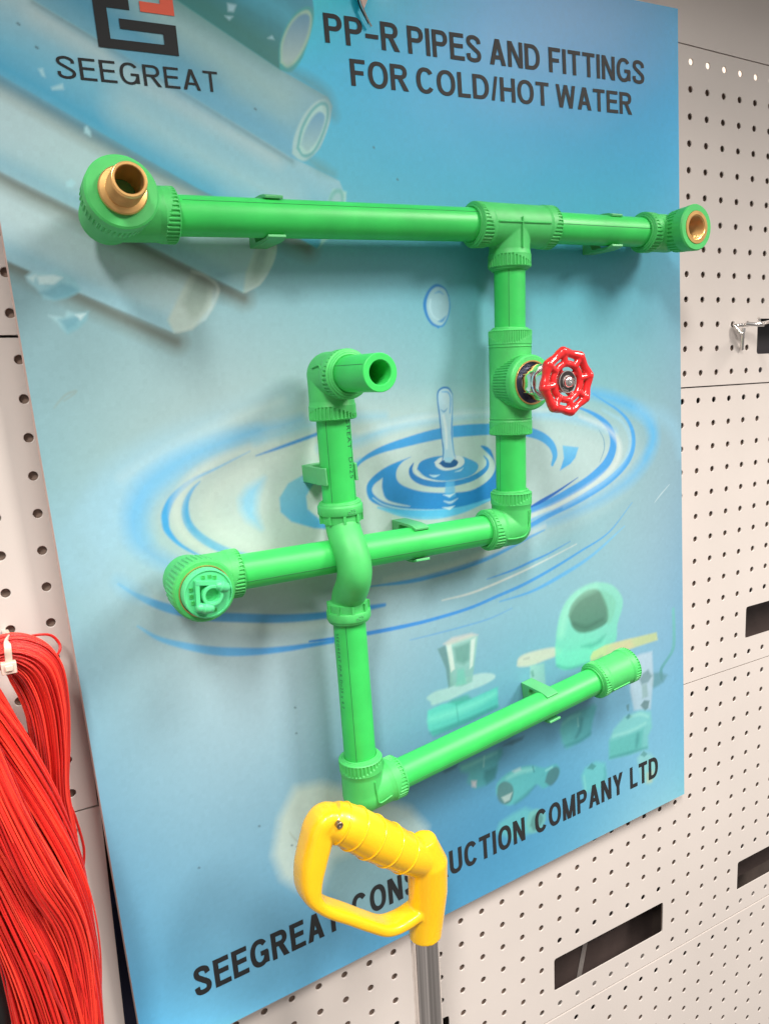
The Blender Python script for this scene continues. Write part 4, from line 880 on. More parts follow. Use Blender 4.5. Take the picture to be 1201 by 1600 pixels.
# ---- a plain grotesque alphabet drawn as flat ribbons (cap height 1)
def glyph(ch, t):
    """returns (width, list of ribbons, list of polygons); t = stem thickness"""
    a = t / 2; th = t * 0.92; b_ = th / 2
    def arc(cx, cz, rx, rz, a0, a1, n=18, p=2.25):
        out = []
        for i in range(n + 1):
            A_ = rad(a0 + (a1 - a0) * i / n); c, s = math.cos(A_), math.sin(A_)
            out.append((cx + rx * math.copysign(abs(c) ** (2 / p), c), cz + rz * math.copysign(abs(s) ** (2 / p), s)))
        return out
    R = []; Pg = []
    dg = t * 1.12
    if ch == 'I': return t, [[(a, 0), (a, 1)]], []
    if ch == 'E':
        w = .60; return w, [[(a, 0), (a, 1)], [(a, 1 - b_), (w, 1 - b_)], [(a, b_), (w + .02, b_)], [(a, .53), (w - .04, .53)]], []
    if ch == 'F':
        w = .56; return w, [[(a, 0), (a, 1)], [(a, 1 - b_), (w, 1 - b_)], [(a, .50), (w - .07, .50)]], []
    if ch == 'L': return .54, [[(a, 0), (a, 1)], [(a, b_), (.54, b_)]], []
    if ch == 'T': return .62, [[(.31, 0), (.31, 1)], [(0, 1 - b_), (.62, 1 - b_)]], []
    if ch == 'H': w = .68; return w, [[(a, 0), (a, 1)], [(w - a, 0), (w - a, 1)], [(a, .52), (w - a, .52)]], []
    if ch == 'N': w = .68; return w, [[(a, 0), (a, 1)], [(w - a, 0), (w - a, 1)]], [[(0, 1), (dg, 1), (w, 0), (w - dg, 0)]]
    if ch == 'M': w = .80; m = w / 2; return w, [[(a, 0), (a, 1)], [(w - a, 0), (w - a, 1)]], [[(0, 1), (dg, 1), (m + dg / 2 - t * .2, 0), (m - dg / 2, 0)], [(w, 1), (w - dg, 1), (m - dg / 2 + t * .2, 0), (m + dg / 2, 0)]]
    if ch == 'A': w = .72; m = w / 2; return w, [[(m - .20, .30), (m + .20, .30)]], [[(0, 0), (dg, 0), (m + dg / 2, 1), (m - dg / 2, 1)], [(w, 0), (w - dg, 0), (m - dg / 2, 1), (m + dg / 2, 1)]]
    if ch == 'Y': w = .68; m = w / 2; return w, [[(m, 0), (m, .45)]], [[(0, 1), (dg, 1), (m + a, .40), (m - a, .40)], [(w, 1), (w - dg, 1), (m - a, .40), (m + a, .40)]]
    if ch == 'W': w = .98; q = w / 4; return w, [], [[(0, 1), (t, 1), (q + a, 0), (q - a, 0)], [(2 * q - a, 1), (2 * q + a, 1), (q + a, 0), (q - a, 0)], [(2 * q - a, 1), (2 * q + a, 1), (3 * q + a, 0), (3 * q - a, 0)], [(w - t, 1), (w, 1), (3 * q + a, 0), (3 * q - a, 0)]]
    if ch == '/': return .30, [], [[(0, 0), (t * .8, 0), (.30, 1), (.30 - t * .8, 1)]]
    if ch == '-': return .48, [[(.0, .42), (.48, .42)]], []
    if ch == 'O': w = .76; return w, [arc(w / 2, .5, w / 2 - a, .51 - b_, 0, 360, 40)], []
    if ch == 'C': w = .72; return w, [arc(w / 2, .5, w / 2 - a, .51 - b_, 36, 324, 32)], []
    if ch == 'G': w = .75; return w, [arc(w / 2, .5, w / 2 - a, .51 - b_, 38, 338, 34), [(w * .55, .46), (w - a * .4, .46)], [(w - a - .01, .50), (w - a - .01, .06)]], []
    if ch == 'U': w = .67; return w, [[(a, 1), (a, .34)] + arc(w / 2, .34, w / 2 - a, .35 - b_, 180, 360, 18) + [(w - a, 1)]], []
    if ch == 'D': w = .70; return w, [[(a, 0), (a, 1)], [(a, 1 - b_), (w * .42, 1 - b_)] + arc(w * .42, .5, w * .58 - a, .5 - b_, 90, -90, 20) + [(a, b_)]], []
    if ch == 'P': w = .64; return w, [[(a, 0), (a, 1)], [(a, 1 - b_), (w * .55, 1 - b_)] + arc(w * .55, .71, w * .45 - a, .29 - b_, 90, -90, 16) + [(a, .42 + b_)]], []
    if ch == 'R': w = .68; return w, [[(a, 0), (a, 1)], [(a, 1 - b_), (w * .55, 1 - b_)] + arc(w * .55, .72, w * .42 - a, .28 - b_, 90, -90, 16) + [(a, .44 + b_)]], [[(w * .40, .47), (w * .40 + dg, .47), (w + .02, 0), (w + .02 - dg * 1.1, 0)]]
    if ch == 'S':
        w = .66; pts = smooth_pts([(w - a * 1.1, .70), (w - a * 1.6, .85), (w * .5, 1.01 - b_), (a * 1.6, .87), (a * 1.5, .69), (w * .5, .52), (w - a * 1.3, .34), (w - a * 1.5, .14), (w * .5, b_ - .01), (a * 1.5, .13), (a * 1.0, .31)], 5)
        return w, [[tuple(p) for p in pts]], []
    return .3, [], []


def line_of_type(body, x0, x1, z, cap, m, weight=.17, gap=.10, word=.26, h=0.30, name='lettering'):
    """sets a line between x0 and x1 on the board (mm)"""
    total = 0; lay = []
    for ch in body:
        if ch == ' ': total += word; continue
        w, Rb, Pg = glyph(ch, weight); lay.append((total, Rb, Pg)); total += w + gap
    total -= gap; sx = (x1 - x0) / total
    b = MB(); lvl = 0
    def put(pts, lv):
        b.add([(x, surf_y(x, zz) - h - 0.02 * lv, zz) for x, zz in pts], [tuple(range(len(pts)))])
    for off, Rb, Pg in lay:
        lv = 0
        for pts in Rb:
            closed = len(pts) > 30 and abs(pts[0][0] - pts[-1][0]) < 1e-6 and abs(pts[0][1] - pts[-1][1]) < 1e-6
            n_ = len(pts); L_r = []
            for i, p in enumerate(pts):
                if closed: q0 = pts[(i - 1) % (n_ - 1)] if i else pts[-2]; q1 = pts[i + 1] if i < n_ - 1 else pts[1]
                else: q0 = pts[max(i - 1, 0)]; q1 = pts[min(i + 1, n_ - 1)]
                dx, dz = q1[0] - q0[0], q1[1] - q0[1]; l = math.hypot(dx, dz) or 1
                L_r.append((p, (-dz / l, dx / l), abs(dz / l)))
            vs = []
            for p, nn_, vert in L_r:
                hw_ = weight * (0.46 + 0.04 * vert)
                for s in (1, -1):
                    X_ = x0 + (off + p[0] + nn_[0] * hw_ * s) * sx; Z_ = z + (p[1] + nn_[1] * hw_ * s) * cap
                    vs.append((X_, surf_y(X_, Z_) - h - 0.02 * lv, Z_))
            b.add(vs, [(2 * i, 2 * i + 1, 2 * i + 3, 2 * i + 2) for i in range(n_ - 1)]); lv += 1
        for pts in Pg:
            put([(x0 + (off + x) * sx, z + zz * cap) for x, zz in pts], lv); lv += 1
    o = b.build(name, m, board, False)
    return o


for wd_, xa_, xb_ in (('PP-R', 231.0, 293.0), ('PIPES', 300.8, 369.8), ('AND', 378.0, 430.6), ('FITTINGS', 440.5, 554.5)):
    line_of_type(wd_, xa_, xb_, 731.6, 19.4, M['letter'])
for wd_, xa_, xb_ in (('FOR', 249.3, 298.5), ('COLD/HOT', 306.2, 439.0), ('WATER', 447.0, 537.5)):
    line_of_type(wd_, xa_, xb_, 704.8, 18.2, M['letter'])
line_of_type('SEEGREAT', 46.0, 147.5, 691.9, 12.6, M['letter'], weight=.125, gap=.15)
for wd_, xa_, xb_ in (('SEEGREAT', 43.5, 169.5), ('CONSTRUCTION', 181.5, 372.0), ('COMPANY', 385.0, 505.0), ('LTD', 515.7, 558.0)):
    line_of_type(wd_, xa_, xb_, 37.6, 24.6, M['letter'], weight=.195, gap=.12)


# emblem
b = MB()
def flat(pts, h=0.4):
    n = len(pts); b.add([(x, surf_y(x, z) - h, z) for x, z in pts] + [(x, surf_y(x, z) - h + 0.08, z) for x, z in pts],
                        [tuple(range(n)), tuple(reversed(range(n, 2 * n)))] + [(i, i + n, (i + 1) % n + n, (i + 1) % n) for i in range(n)])
Z0 = 755.0
flat([(72.7, 711.9), (123.0, 711.7), (123.2, 729.7), (87.3, 729.7), (87.3, 723.8), (114.3, 723.6), (114.3, 717.4), (80.6, 717.4), (80.6, 735.2), (94.7, 735.2), (94.7, 756), (72.7, 756)])
em = b.build('emblem', M['letter'], board, False)
b = MB(); flat([(101.4, 735.3), (123.2, 735.3), (123.2, 756), (101.4, 756), (101.4, 750), (114.6, 750), (114.6, 741.3), (101.4, 741.3)])
b.build('emblem_corner', M['red_print'], em, False)

# ------------------------------------------------------------------ clips screwed to the board
AX = 28.0                                            # pipe axis stands this far in front of the board


def V(x, z, h=AX): return Vector((x, -h, z))


def clip(x, z, dx, dz):
    """spring clip; (dx, dz) is the pipe direction"""
    d = Vector((dx, 0, dz)).normalized(); n = Vector((-dz, 0, dx)).normalized()
    # cross-section (offset across the pipe, height off the board)
    sec = [(-15.3, 0.3), (15.3, 0.3), (15.3, 26), (14.6, 32), (13.2, 36.5), (11.2, 36.0), (12.3, 32), (12.9, 26), (12.9, 12), (8, 9.5), (-8, 9.5), (-12.9, 12), (-12.9, 26), (-12.3, 32), (-11.2, 36.0), (-13.2, 36.5), (-14.6, 32), (-15.3, 26)]
    b = MB(); w = 6.4
    vs = []
    for s in (-w, w):
        for (c, h) in sec: vs.append(Vector((x, -h, z)) + n * c + d * s)
    N = len(sec)
    half = [0, 1, 2, 3, 4, 5, 6, 7, 8, 9]
    b.add(vs, [(i, (i + 1) % N, (i + 1) % N + N, i + N) for i in range(N)])
    caps = [(1, 2, 7, 8), (2, 3, 6, 7), (3, 4, 5, 6), (0, 1, 8, 9), (0, 9, 10), (0, 10, 11), (0, 11, 12, 17), (17, 12, 13, 16), (16, 13, 14, 15)]
    b.add(vs, caps + [tuple(i + N for i in reversed(c)) for c in caps])
    o = b.build('pipe_clip', M['green_clip'], board, False)
    m = o.modifiers.new('round', 'BEVEL'); m.width = 0.5 * MM; m.segments = 2; m.limit_method = 'ANGLE'
    return o


clip(163.5, 606.5, 1, -0.025)
clip(478.0, 598.6, 1, -0.025)
clip(193.6, 428.5, 0.012, -1)
clip(258.0, 363.5, 1, -0.05)
clip(384.0, 185.8, 1, 0.087)

# ------------------------------------------------------------------ pipework
pw = empty('pipework'); pw.matrix_world = BM
tag(pw, 'bright green plastic pipework with brass inlets and red handwheel, clipped to the blue board', 'pipework')


def pipe(p0, p1, stripes=(20, 140, 260), bore=False, r=12.5):
    b = MB(); p0 = Vector(p0); p1 = Vector(p1); L = (p1 - p0).length; ax = (p1 - p0).normalized()
    prof = [(0, r), (L, r)] if not bore else [(0, r), (L - 0.4, r), (L, r - 0.4), (L, 8.4), (L - 0.6, 7.9), (L - 40, 7.9), (L - 41, 0.01)]
    b.lathe(p0, ax, prof, 64)
    o = b.build('pipe', M['green_pipe'], pw, angle=30)
    # thin printed guide lines along the pipe
    s = MB()
    for a in stripes:
        u = Vector((0, -1, 0)); u = (u - ax * u.dot(ax))
        if u.length < 0.3: u = Vector((0, 0, 1)) - ax * ax.z
        u.normalize(); w = ax.cross(u); A = rad(a)
        c = u * math.cos(A) + w * math.sin(A)
        rr = r - 0.06
        pts = [p0 + ax * t + c * rr for t in np.linspace(3, L - 3, 24)]
        s.tube(pts, 0.24, 6)
    if stripes: s.build('guide_line', M['line'], o)
    return o, p0, ax


def collar(o, axis, parent, r_in=12.6, r_out=17.3, length=10.0, ribs=40, m=None, wave=True, depth=0.45, start=1.0, bead=True):
    """ribbed socket collar; o = mouth centre, axis points inwards along the socket"""
    m = m or M['green_fit']
    b = MB(); n = ribs * 6
    rb = length
    prof = [(0.0, r_in + 0.3), (0.0, r_out - 1.2), (0.35, r_out - 0.5), (start, r_out)]
    st = len(prof)
    for i in range(10): prof.append((start + 0.2 + (rb - start - 0.2) * i / 9, r_out))
    prof.append((rb + 0.2, r_out - 0.1)); prof.append((rb + 0.9, r_out - 0.5)); prof.append((rb + 4, r_out - 0.95))

    def mod(i, th, r):
        if i < st or i >= st + 10: return r
        t = (i - st) / 9
        lim = 0.62 + 0.36 * math.cos(th * 2) if wave else 1.0    # scalloped lower border of the ribbed zone
        if t > lim: return r - 0.12
        k = (th * ribs / (2 * math.pi)) % 1.0
        return r - depth * (2.2 if 0.30 < k < 0.70 else 0.0)
    b.lathe(o, axis, prof, n, mod)
    c = b.build('collar', m, parent, angle=35)
    if bead:
        # uneven double weld bead squeezed out at the mouth
        d = MB(); a = Vector(axis).normalized()
        for k, (rr, tt, off) in enumerate(((13.6, 1.15, -0.7), (14.9, 1.0, 0.05))):
            u = a.orthogonal().normalized(); w = a.cross(u); pts = []
            ph = random.random() * 6
            for q in range(49):
                th = 2 * math.pi * q / 48
                pts.append(Vector(o) + a * (off + 0.35 * math.sin(th + ph) + 0.12 * math.sin(3 * th + ph)) + (u * math.cos(th) + w * math.sin(th)) * (rr + 0.15 * math.sin(2 * th + ph)))
            d.tube(pts, tt, 8, cap=False)
        d.build('weld_bead', m, c)
    return c


def ridge(pts, parent, m=None, w=0.8):
    b = MB(); b.tube(smooth_pts(pts, 6), w, 6); return b.build('mould_ridge', m or M['green_fit'], parent)


def elbow(c, d1, d2, L1, L2, r=16.3, ribs=36, beads=(True, True), flat_mouth2=False):
    """90 degree socket elbow fused into one rounded body"""
    c = Vector(c); d1 = Vector(d1).normalized(); d2 = Vector(d2).normalized()
    b = MB()
    b.lathe(c - d1 * 2, d1, [(0, 0.01), (0, r - 2), (2, r), (L1 - 10, r), (L1 - 8, r - 1.2), (L1 - 8, 0.01)], 48)
    b.lathe(c - d2 * 2, d2, [(0, 0.01), (0, r - 2), (2, r), (L2 - 10, r), (L2 - 8, r - 1.2), (L2 - 8, 0.01)], 48)
    b.sphere(c, r + 0.15, 48, 24)
    o = b.build('elbow', M['green_fit'], pw)
    remesh(o, 0.55, 6)
    collar(c + d1 * L1, -d1, o, ribs=ribs, bead=beads[0])
    collar(c + d2 * L2, -d2, o, ribs=ribs, bead=beads[1])
    return o


OUT = Vector((0, -1, 0))
# ---- runs of pipe
A = V(58.4, 608.4); D = V(549.0, 597.2); TE = V(369.5, 603.0)
top_dir = (TE - A).normalized()
pipe(A + top_dir * 40, TE - top_dir * 22, (-38,))
d2 = (D - TE).normalized()
pipe(TE + d2 * 22, D - d2 * 20, (-5,))
VB = V(352.8, 359.6); vd = (VB - V(366.6, 603.0)).normalized()
v_at = lambda z: V(366.6 + (603.0 - z) * (352.8 - 366.6) / (603.0 - 359.6), z)
pipe(v_at(590), v_at(505), (42,))
pipe(v_at(456), VB - vd * 15, (84,))
C = V(195.6, 500.0); BL = V(189.6, 176.5)
ldir = (BL - C).normalized()
l_at = lambda z: C + (BL - C) * ((500.0 - z) / (500.0 - 176.5))
up, up0, upax = pipe(C + ldir * 18, l_at(402), (52, -42))
lo, lo0, loax = pipe(l_at(318), BL - ldir * 15, (40,))
Ec = V(76.5, 372.2); ldd = (VB - Ec).normalized()
pipe(Ec + ldd * 25, VB - ldd * 15, (22,))
SE = V(488.0, 195.2); bd = (SE - BL).normalized()
bd = (V(440, 190.4) - V(232.0, 173.2)).normalized(); BL2 = BL
b0 = V(189.6, 171.5)
pipe(b0 + bd * 15, b0 + bd * 262, (18,))

# ---- marking printed along the left upright pipe
def pipe_text(body, p_start, ax, ang, size, parent, flip=False, r=12.5):
    """letters wrapped on the pipe, reading downwards"""
    cu = bpy.data.curves.new('marking', 'FONT'); cu.body = body; cu.size = size; cu.resolution_u = 3; cu.space_character = 1.25
    o = bpy.data.objects.new('marking', cu); COL.objects.link(o); bpy.context.view_layer.update()
    me = bpy.data.meshes.new_from_object(o.evaluated_get(bpy.context.evaluated_depsgraph_get()))
    bpy.data.objects.remove(o)
    bmm = bmesh.new(); bmm.from_mesh(me)
    bmesh.ops.subdivide_edges(bmm, edges=[e for e in bmm.edges if e.calc_length() > 0.8], cuts=2)
    u = Vector((0, -1, 0)); u = (u - ax * u.dot(ax)).normalized(); w = ax.cross(u)
    for v in bmm.verts:
        t = v.co.x; s = -v.co.y if not flip else v.co.y
        A = rad(ang) + s / r
        v.co = (Vector(p_start) + ax * t + (u * math.cos(A) + w * math.sin(A)) * (r + 0.08)) * MM
    bmm.to_mesh(me); bmm.free()
    return new_obj('marking', me, M['ink'], parent, False)


pipe_text('SEEGREAT  Dn25', l_at(480.5), ldir, -20, 6.2, up)
pipe_text('SEEGREAT PP-R Dn25 x 4.2', l_at(308), ldir, 84, 4.2, lo)

# ---- elbow with brass male thread, top left
def threaded(c, side_dir, out, L_side, L_out, r_out, label):
    c = Vector(c); b = MB()
    b.lathe(c + out * -13.0, out, [(0, 0.01), (0, 14), (4, 16.5), (L_out, r_out - 1.6), (L_out, 0.01)], 64)
    b.lathe(c, side_dir, [(-2, 0.01), (-2, 16.5), (L_side - 9, 16.4), (L_side - 9, 0.01)], 48)
    b.sphere(c, 17.0, 48, 24)
    o = b.build('elbow', M['green_fit'], pw); remesh(o, 0.6, 6); tag(o, label)
    collar(c + Vector(side_dir) * L_side, -Vector(side_dir), o, ribs=38, bead=False, length=9)
    return o


def rib_mod(lo_, hi_, ribs, dep):
    def f(i, th, r):
        if lo_ <= i <= hi_:
            k = (th * ribs / (2 * math.pi)) % 1.0
            return r - (dep if 0.3 < k < 0.7 else 0)
        return r
    return f


OUTA = Vector((0, -math.cos(rad(6)), math.sin(rad(6))))      # this elbow is turned slightly upwards
e = threaded(A, top_dir, OUTA, 39.5, 45.0, 20.0, 'elbow with a brass male thread')
face = A + OUTA * 41.0
b = MB()                                             # face disc with stepped rim and ribs on its skirt
b.lathe(face, -OUTA, [(0, 9.4), (0, 13.2), (0.5, 13.6), (0.5, 19.3), (1.4, 20.5), (8, 20.5), (8.8, 20.6), (9.2, 20.6), (20, 20.2), (21, 19.4)], 44 * 6, rib_mod(7, 8, 44, 1.0))
b.build('threaded_cap', M['green_fit'], e, angle=35)
b = MB()
prof = [(0, 13.5), (2.0, 13.5), (2.8, 12.8), (3.4, 10.0)]
t = 4.2
while t < 18.0:
    prof += [(t, 10.0), (t + 0.5, 9.45), (t + 0.7, 9.45)]; t += 1.0
prof += [(t, 9.9), (t + 1.2, 9.5), (t + 1.4, 9.1), (t + 1.4, 8.0), (t + 0.9, 7.6), (-14, 7.6), (-14, 0.01)]
b.lathe(face, OUTA, prof, 96); b.build('brass_nipple', M['brass'], e, angle=25)
b = MB(); b.lathe(face - OUTA * 3, OUTA, [(0, 7.5), (0, 0.01)], 32); b.build('bore_floor', M['line'], e)

# ---- elbow with brass female thread, top right
e = elbow(D, -d2, OUT, 33.0, 20.0, ribs=34, beads=(True, False))
tag(e, 'elbow with a brass female thread')
f2 = D + OUT * 32.0
b = MB()
b.lathe(f2, -OUT, [(0, 14.0), (0, 18.6), (1.2, 19.6), (11, 18.9), (11.6, 18.9), (22, 18.0), (23, 16.5)], 34 * 6, rib_mod(4, 5, 34, 0.9))
b.build('threaded_cap', M['green_fit'], e, angle=35)
b = MB(); prof = [(-0.3, 13.9), (0.5, 13.7), (0.5, 10.7), (0, 10.3)]
t = 0
while t > -22: prof += [(t - 0.3, 9.6), (t - 0.9, 10.5)]; t -= 1.3
prof += [(t, 8.5), (t - 5, 8.0), (t - 5, 0.01)]
b.lathe(f2, OUT, prof, 96); b.build('brass_insert', M['brass'], e, angle=25)

# ---- tee
c = TE; td = (v_at(590) - v_at(603)).normalized()
b = MB()
b.lathe(c - d2 * 38, d2, [(8, 0.01), (8, 16.6), (68, 16.6), (68, 0.01)], 56)
cc = V(366.6, 603)
b.lathe(cc, td, [(-2, 0.01), (-2, 16.2), (24, 16.2), (24, 0.01)], 48)
o = b.build('tee', M['green_fit'], pw); remesh(o, 0.55, 6)
collar(c - top_dir * 39.5, top_dir, o, ribs=38); collar(c + d2 * 39.5, -d2, o, ribs=38, bead=False); collar(cc + td * 33, -td, o, ribs=36, bead=True)
ridge([cc + OUT * 17.0 + td * -4, cc + OUT * 17.0 + td * 8, cc + OUT * 17.0 + td * 19], o, w=0.7)
ridge([c + Vector((-26, -17.0, 0.6)), c + Vector((0, -17.0, 0)), c + Vector((26, -17.0, -0.6))], o, w=0.7)

# ---- lower right elbow, bottom left elbow, upper left elbow
e = elbow(VB, -vd, -ldd, 30, 28)
n3 = -OUT
ridge([VB + OUT * 16.6 - vd * 15 + Vector((7, 0, 0)), VB + OUT * 17.0 + Vector((6.5, 1.0, 4)), VB + OUT * 16.6 + Vector((2, 0.6, -5.5)), VB + OUT * 16.9 - ldd * 8 + Vector((0, 0.6, -7)), VB + OUT * 16.0 - ldd * 17 + Vector((0, 0.6, -6.5))], e, w=0.7)
e = elbow(b0, -ldir, bd, 31, 33)
ridge([b0 + OUT * 16.4 - ldir * 15 + Vector((3, 0, 0)), b0 + OUT * 16.8 + Vector((4, 0, 4.5)), b0 + OUT * 16.4 + Vector((6, 0, -4)), b0 + OUT * 16.7 + bd * 17 + Vector((0, 0, -3.0))], e, w=0.65)
e = elbow(C, ldir, OUT, 32, 30, beads=(False, True))
ridge([C + Vector((-15.8, -5, 6)), C + Vector((-15.6, -16, 7.5)), C + Vector((-15.9, -20, 4))], e, w=0.6)
pipe(C + OUT * 14, C + OUT * 73.5, (60, 200), bore=True)

# ---- plugged elbow, lower left
e = threaded(Ec, ldd, OUT, 34.0, 31.5, 19.6, 'elbow closed by a mint green test plug')
f3 = Ec + OUT * 33.0
b = MB(); b.lathe(f3, -OUT, [(0, 16.9), (0, 19.4), (1.6, 20.6), (6, 20.8), (6.6, 20.8), (22, 20.0), (23, 19)], 40 * 6, rib_mod(3, 5, 40, 0.7))
b.build('threaded_cap', M['green_fit'], e, angle=35)
b = MB(); b.lathe(f3 + OUT * 0.2, OUT, [(-2, 17.1), (0.6, 17.1), (0.6, 16.5), (-2, 16.5)], 64, closed=True); b.build('brass_rim', M['brass'], e)
pl = MB()
pl.lathe(f3 + OUT * 0.5, OUT, [(-3, 16.1), (6.0, 16.1), (6.6, 15.7), (6.8, 15.0), (6.0, 14.6), (6.0, 0.01)], 72)
plug = pl.build('test_plug', M['green_plug'], pw, angle=35)
pl = MB()
pf = f3 + OUT * 6.5
# raised boss, arrow-shaped rib and two lugs
pl.lathe(pf + Vector((1.4, 0, -0.6)), OUT, [(0, 6.9), (4.8, 6.9), (5.4, 6.5), (5.4, 5.0), (4.6, 4.6), (-1.5, 4.6), (-1.5, 0.01)], 48)
def bar(a, b_, w, h, base=0.0):
    a = Vector((a[0], 0, a[1])); b_ = Vector((b_[0], 0, b_[1])); d = (b_ - a); L = d.length; ang = math.atan2(d.z, d.x)
    pl.box(pf + (a + b_) / 2 + OUT * (base + h / 2), (L + w * 0.8, h, w), Matrix.Rotation(-ang, 3, 'Y'))
bar((-7.2, 9.2), (9.5, 5.4), 2.6, 4.4); bar((-7.2, 9.2), (-8.4, -8.0), 2.6, 4.2)
for p, q_ in (((6.5, 4.5), (10.5, 2.5)), ((-7.0, -7.0), (-1.2, -8.6))):
    pl.tube([pf + Vector((p[0], -2.0, p[1])), pf + Vector(((p[0] + q_[0]) / 2, -4.4, (p[1] + q_[1]) / 2)), pf + Vector((q_[0], -3.6, q_[1]))], [3.0, 3.6, 3.0], 14)
    pl.sphere(pf + Vector((p[0], -3.4, p[1])), 3.2, 16, 8); pl.sphere(pf + Vector((q_[0], -3.4, q_[1])), 3.2, 16, 8)
g = pl.build('plug_grip', M['green_plug'], plug, angle=40)
m_ = g.modifiers.new('round', 'BEVEL'); m_.width = 0.5 * MM; m_.segments = 2; m_.limit_method = 'ANGLE'
# raised characters round the rim of the plug (CJK strokes, as moulded)
ch = MB()
def st_(x, z, w, h, a=0):
    ch.box(pf + Vector((x, -0.25, z)), (w, 0.7, h), Matrix.Rotation(rad(a), 3, 'Y'))
for (x0, z0, sg) in ((-1.9, 11.3, 1), (2.2, 10.9, 1), (5.4, 9.8, 1), (-10.6, 5.0, 0), (-10.9, 0.6, 0), (-10.4, -3.8, 0), (3.0, -11.2, 1)):
    for (dx_, dz_, w_, h_) in ((-1.1, 0, 0.4, 2.3), (0.2, 0.8, 1.9, 0.4), (0.1, -0.2, 1.5, 0.4), (0.9, -0.4, 0.4, 1.7), (0.0, -1.1, 1.8, 0.4)):
        st_(x0 + dx_, z0 + dz_, w_, h_)
ch.build('moulded_characters', M['green_fit'], plug, False)

# ---- bridge bend crossing the lower pipe
zt, zb = 404.5, 318.5; bx = lambda z: l_at(z).x
pth = []
for z, h in ((zt - 6, 28), (393, 29), (385, 34), (376, 42), (366, 47), (356, 47), (345, 40), (336, 31), (327, 28), (zb + 4, 28)):
    pth.append((bx(z) + (-2.0 if 350 < z < 380 else (-1.0 if 340 < z < 390 else 0)), -h, z))
b = MB(); b.tube(smooth_pts(pth, 8), 12.9, 48)
bb = b.build('bridge_bend', M['green_fit'], pw); m_ = bb.modifiers.new('soften', 'SMOOTH'); m_.iterations = 4
for (z, s) in ((zt + 2.5, -1), (zb - 2.5, 1)):
    o_ = Vector((bx(z), -28, z)); ax_ = (ldir if s == -1 else -ldir)
    b = MB(); b.lathe(o_, ax_, [(0, 12.7), (0, 15.0), (0.6, 15.7), (1.6, 16.6), (2.4, 16.9), (7.5, 16.9), (8.2, 16.5), (8.4, 15.2), (14.2, 15.0), (14.6, 14.0), (15.6, 12.6)], 72)
    rg = b.build('end_ring', M['green_fit'], bb, angle=35)
    k_ = MB()
    u_ = ax_.orthogonal().normalized(); w_ = ax_.cross(u_)
    for k in range(9):
        a_ = 2 * math.pi * k / 9 + 0.2; rdir = u_ * math.cos(a_) + w_ * math.sin(a_)
        rotm = Matrix((rdir, rdir.cross(ax_) * -1, ax_)).transposed()
        k_.box(o_ + ax_ * 11.2 + rdir * 15.4, (2.4, 2.0, 6.0), rotm)
    k_.build('lug', M['green_fit'], rg, False)
    d_ = MB()
    for (rr, tt, off) in ((13.6, 1.2, -0.6), (14.8, 1.1, 0.2)):
        pts = [o_ + ax_ * (off + 0.5 * math.sin(2 * math.pi * q_ / 40 + 1) * -s) + (u_ * math.cos(2 * math.pi * q_ / 40) + w_ * math.sin(2 * math.pi * q_ / 40)) * rr for q_ in range(41)]
        d_.tube(pts, tt, 8, cap=False)
    d_.build('weld_bead', M['green_fit'], rg)
    pipe_text('ø25', o_ + ax_ * (5.9 if s == -1 else 3.6) + Vector((0, 0, 0)), Vector((1, 0, 0)), 0, 0.01, rg) if False else None

# raised size figures on the two end rings
def ring_text(body, o_, ax_, ang, size, r, parent):
    cu = bpy.data.curves.new('size_mark', 'FONT'); cu.body = body; cu.size = size; cu.resolution_u = 2; cu.extrude = 0.35
    o = bpy.data.objects.new('size_mark', cu); COL.objects.link(o); bpy.context.view_layer.update()
    me = bpy.data.meshes.new_from_object(o.evaluated_get(bpy.context.evaluated_depsgraph_get()))
    bpy.data.objects.remove(o)
    u = Vector((0, -1, 0)); u = (u - ax_ * u.dot(ax_)).normalized(); w = Vector((1, 0, 0))
    for v in me.vertices:
        A = rad(ang) + v.co.x / r
        t = v.co.y - size * 0.36
        v.co = (Vector(o_) + Vector((0, 0, 1)) * t + (u * math.cos(A) + w * math.sin(A)) * (r + v.co.z)) * MM
    me.update()
    return new_obj('size_mark', me, M['green_clip'], parent, False)


ring_text('ø25', Vector((bx(zt - 2.7), -28, zt - 2.7)), ldir, -8, 4.4, 17.0, bb)
ring_text('ø25', Vector((bx(zb + 2.6), -28, zb + 2.6)), ldir, -8, 4.4, 17.0, bb)

# ---- socket on the end of the bottom pipe
s0 = b0 + bd * 252; s1 = b0 + bd * 299
b = MB(); b.lathe(s0 + bd * 8, bd, [(0, 16.6), (30, 16.6)], 56)
sk = b.build('socket', M['green_fit'], pw)
collar(s0, bd, sk, ribs=38, length=8); collar(s1, -bd, sk, ribs=38, length=8, bead=False)
ridge([s0 + bd * 11 + Vector((0, -15.2, -8.0)), s0 + bd * 20 + Vector((0, -15.2, -8.0)), s0 + bd * 32 + Vector((0, -15.2, -8.0))], sk, w=0.6)
b = MB(); b.lathe(s1 - bd * 2, bd, [(0, 12.7), (0, 0.01)], 48); b.build('socket_floor', M['green_fit'], sk)

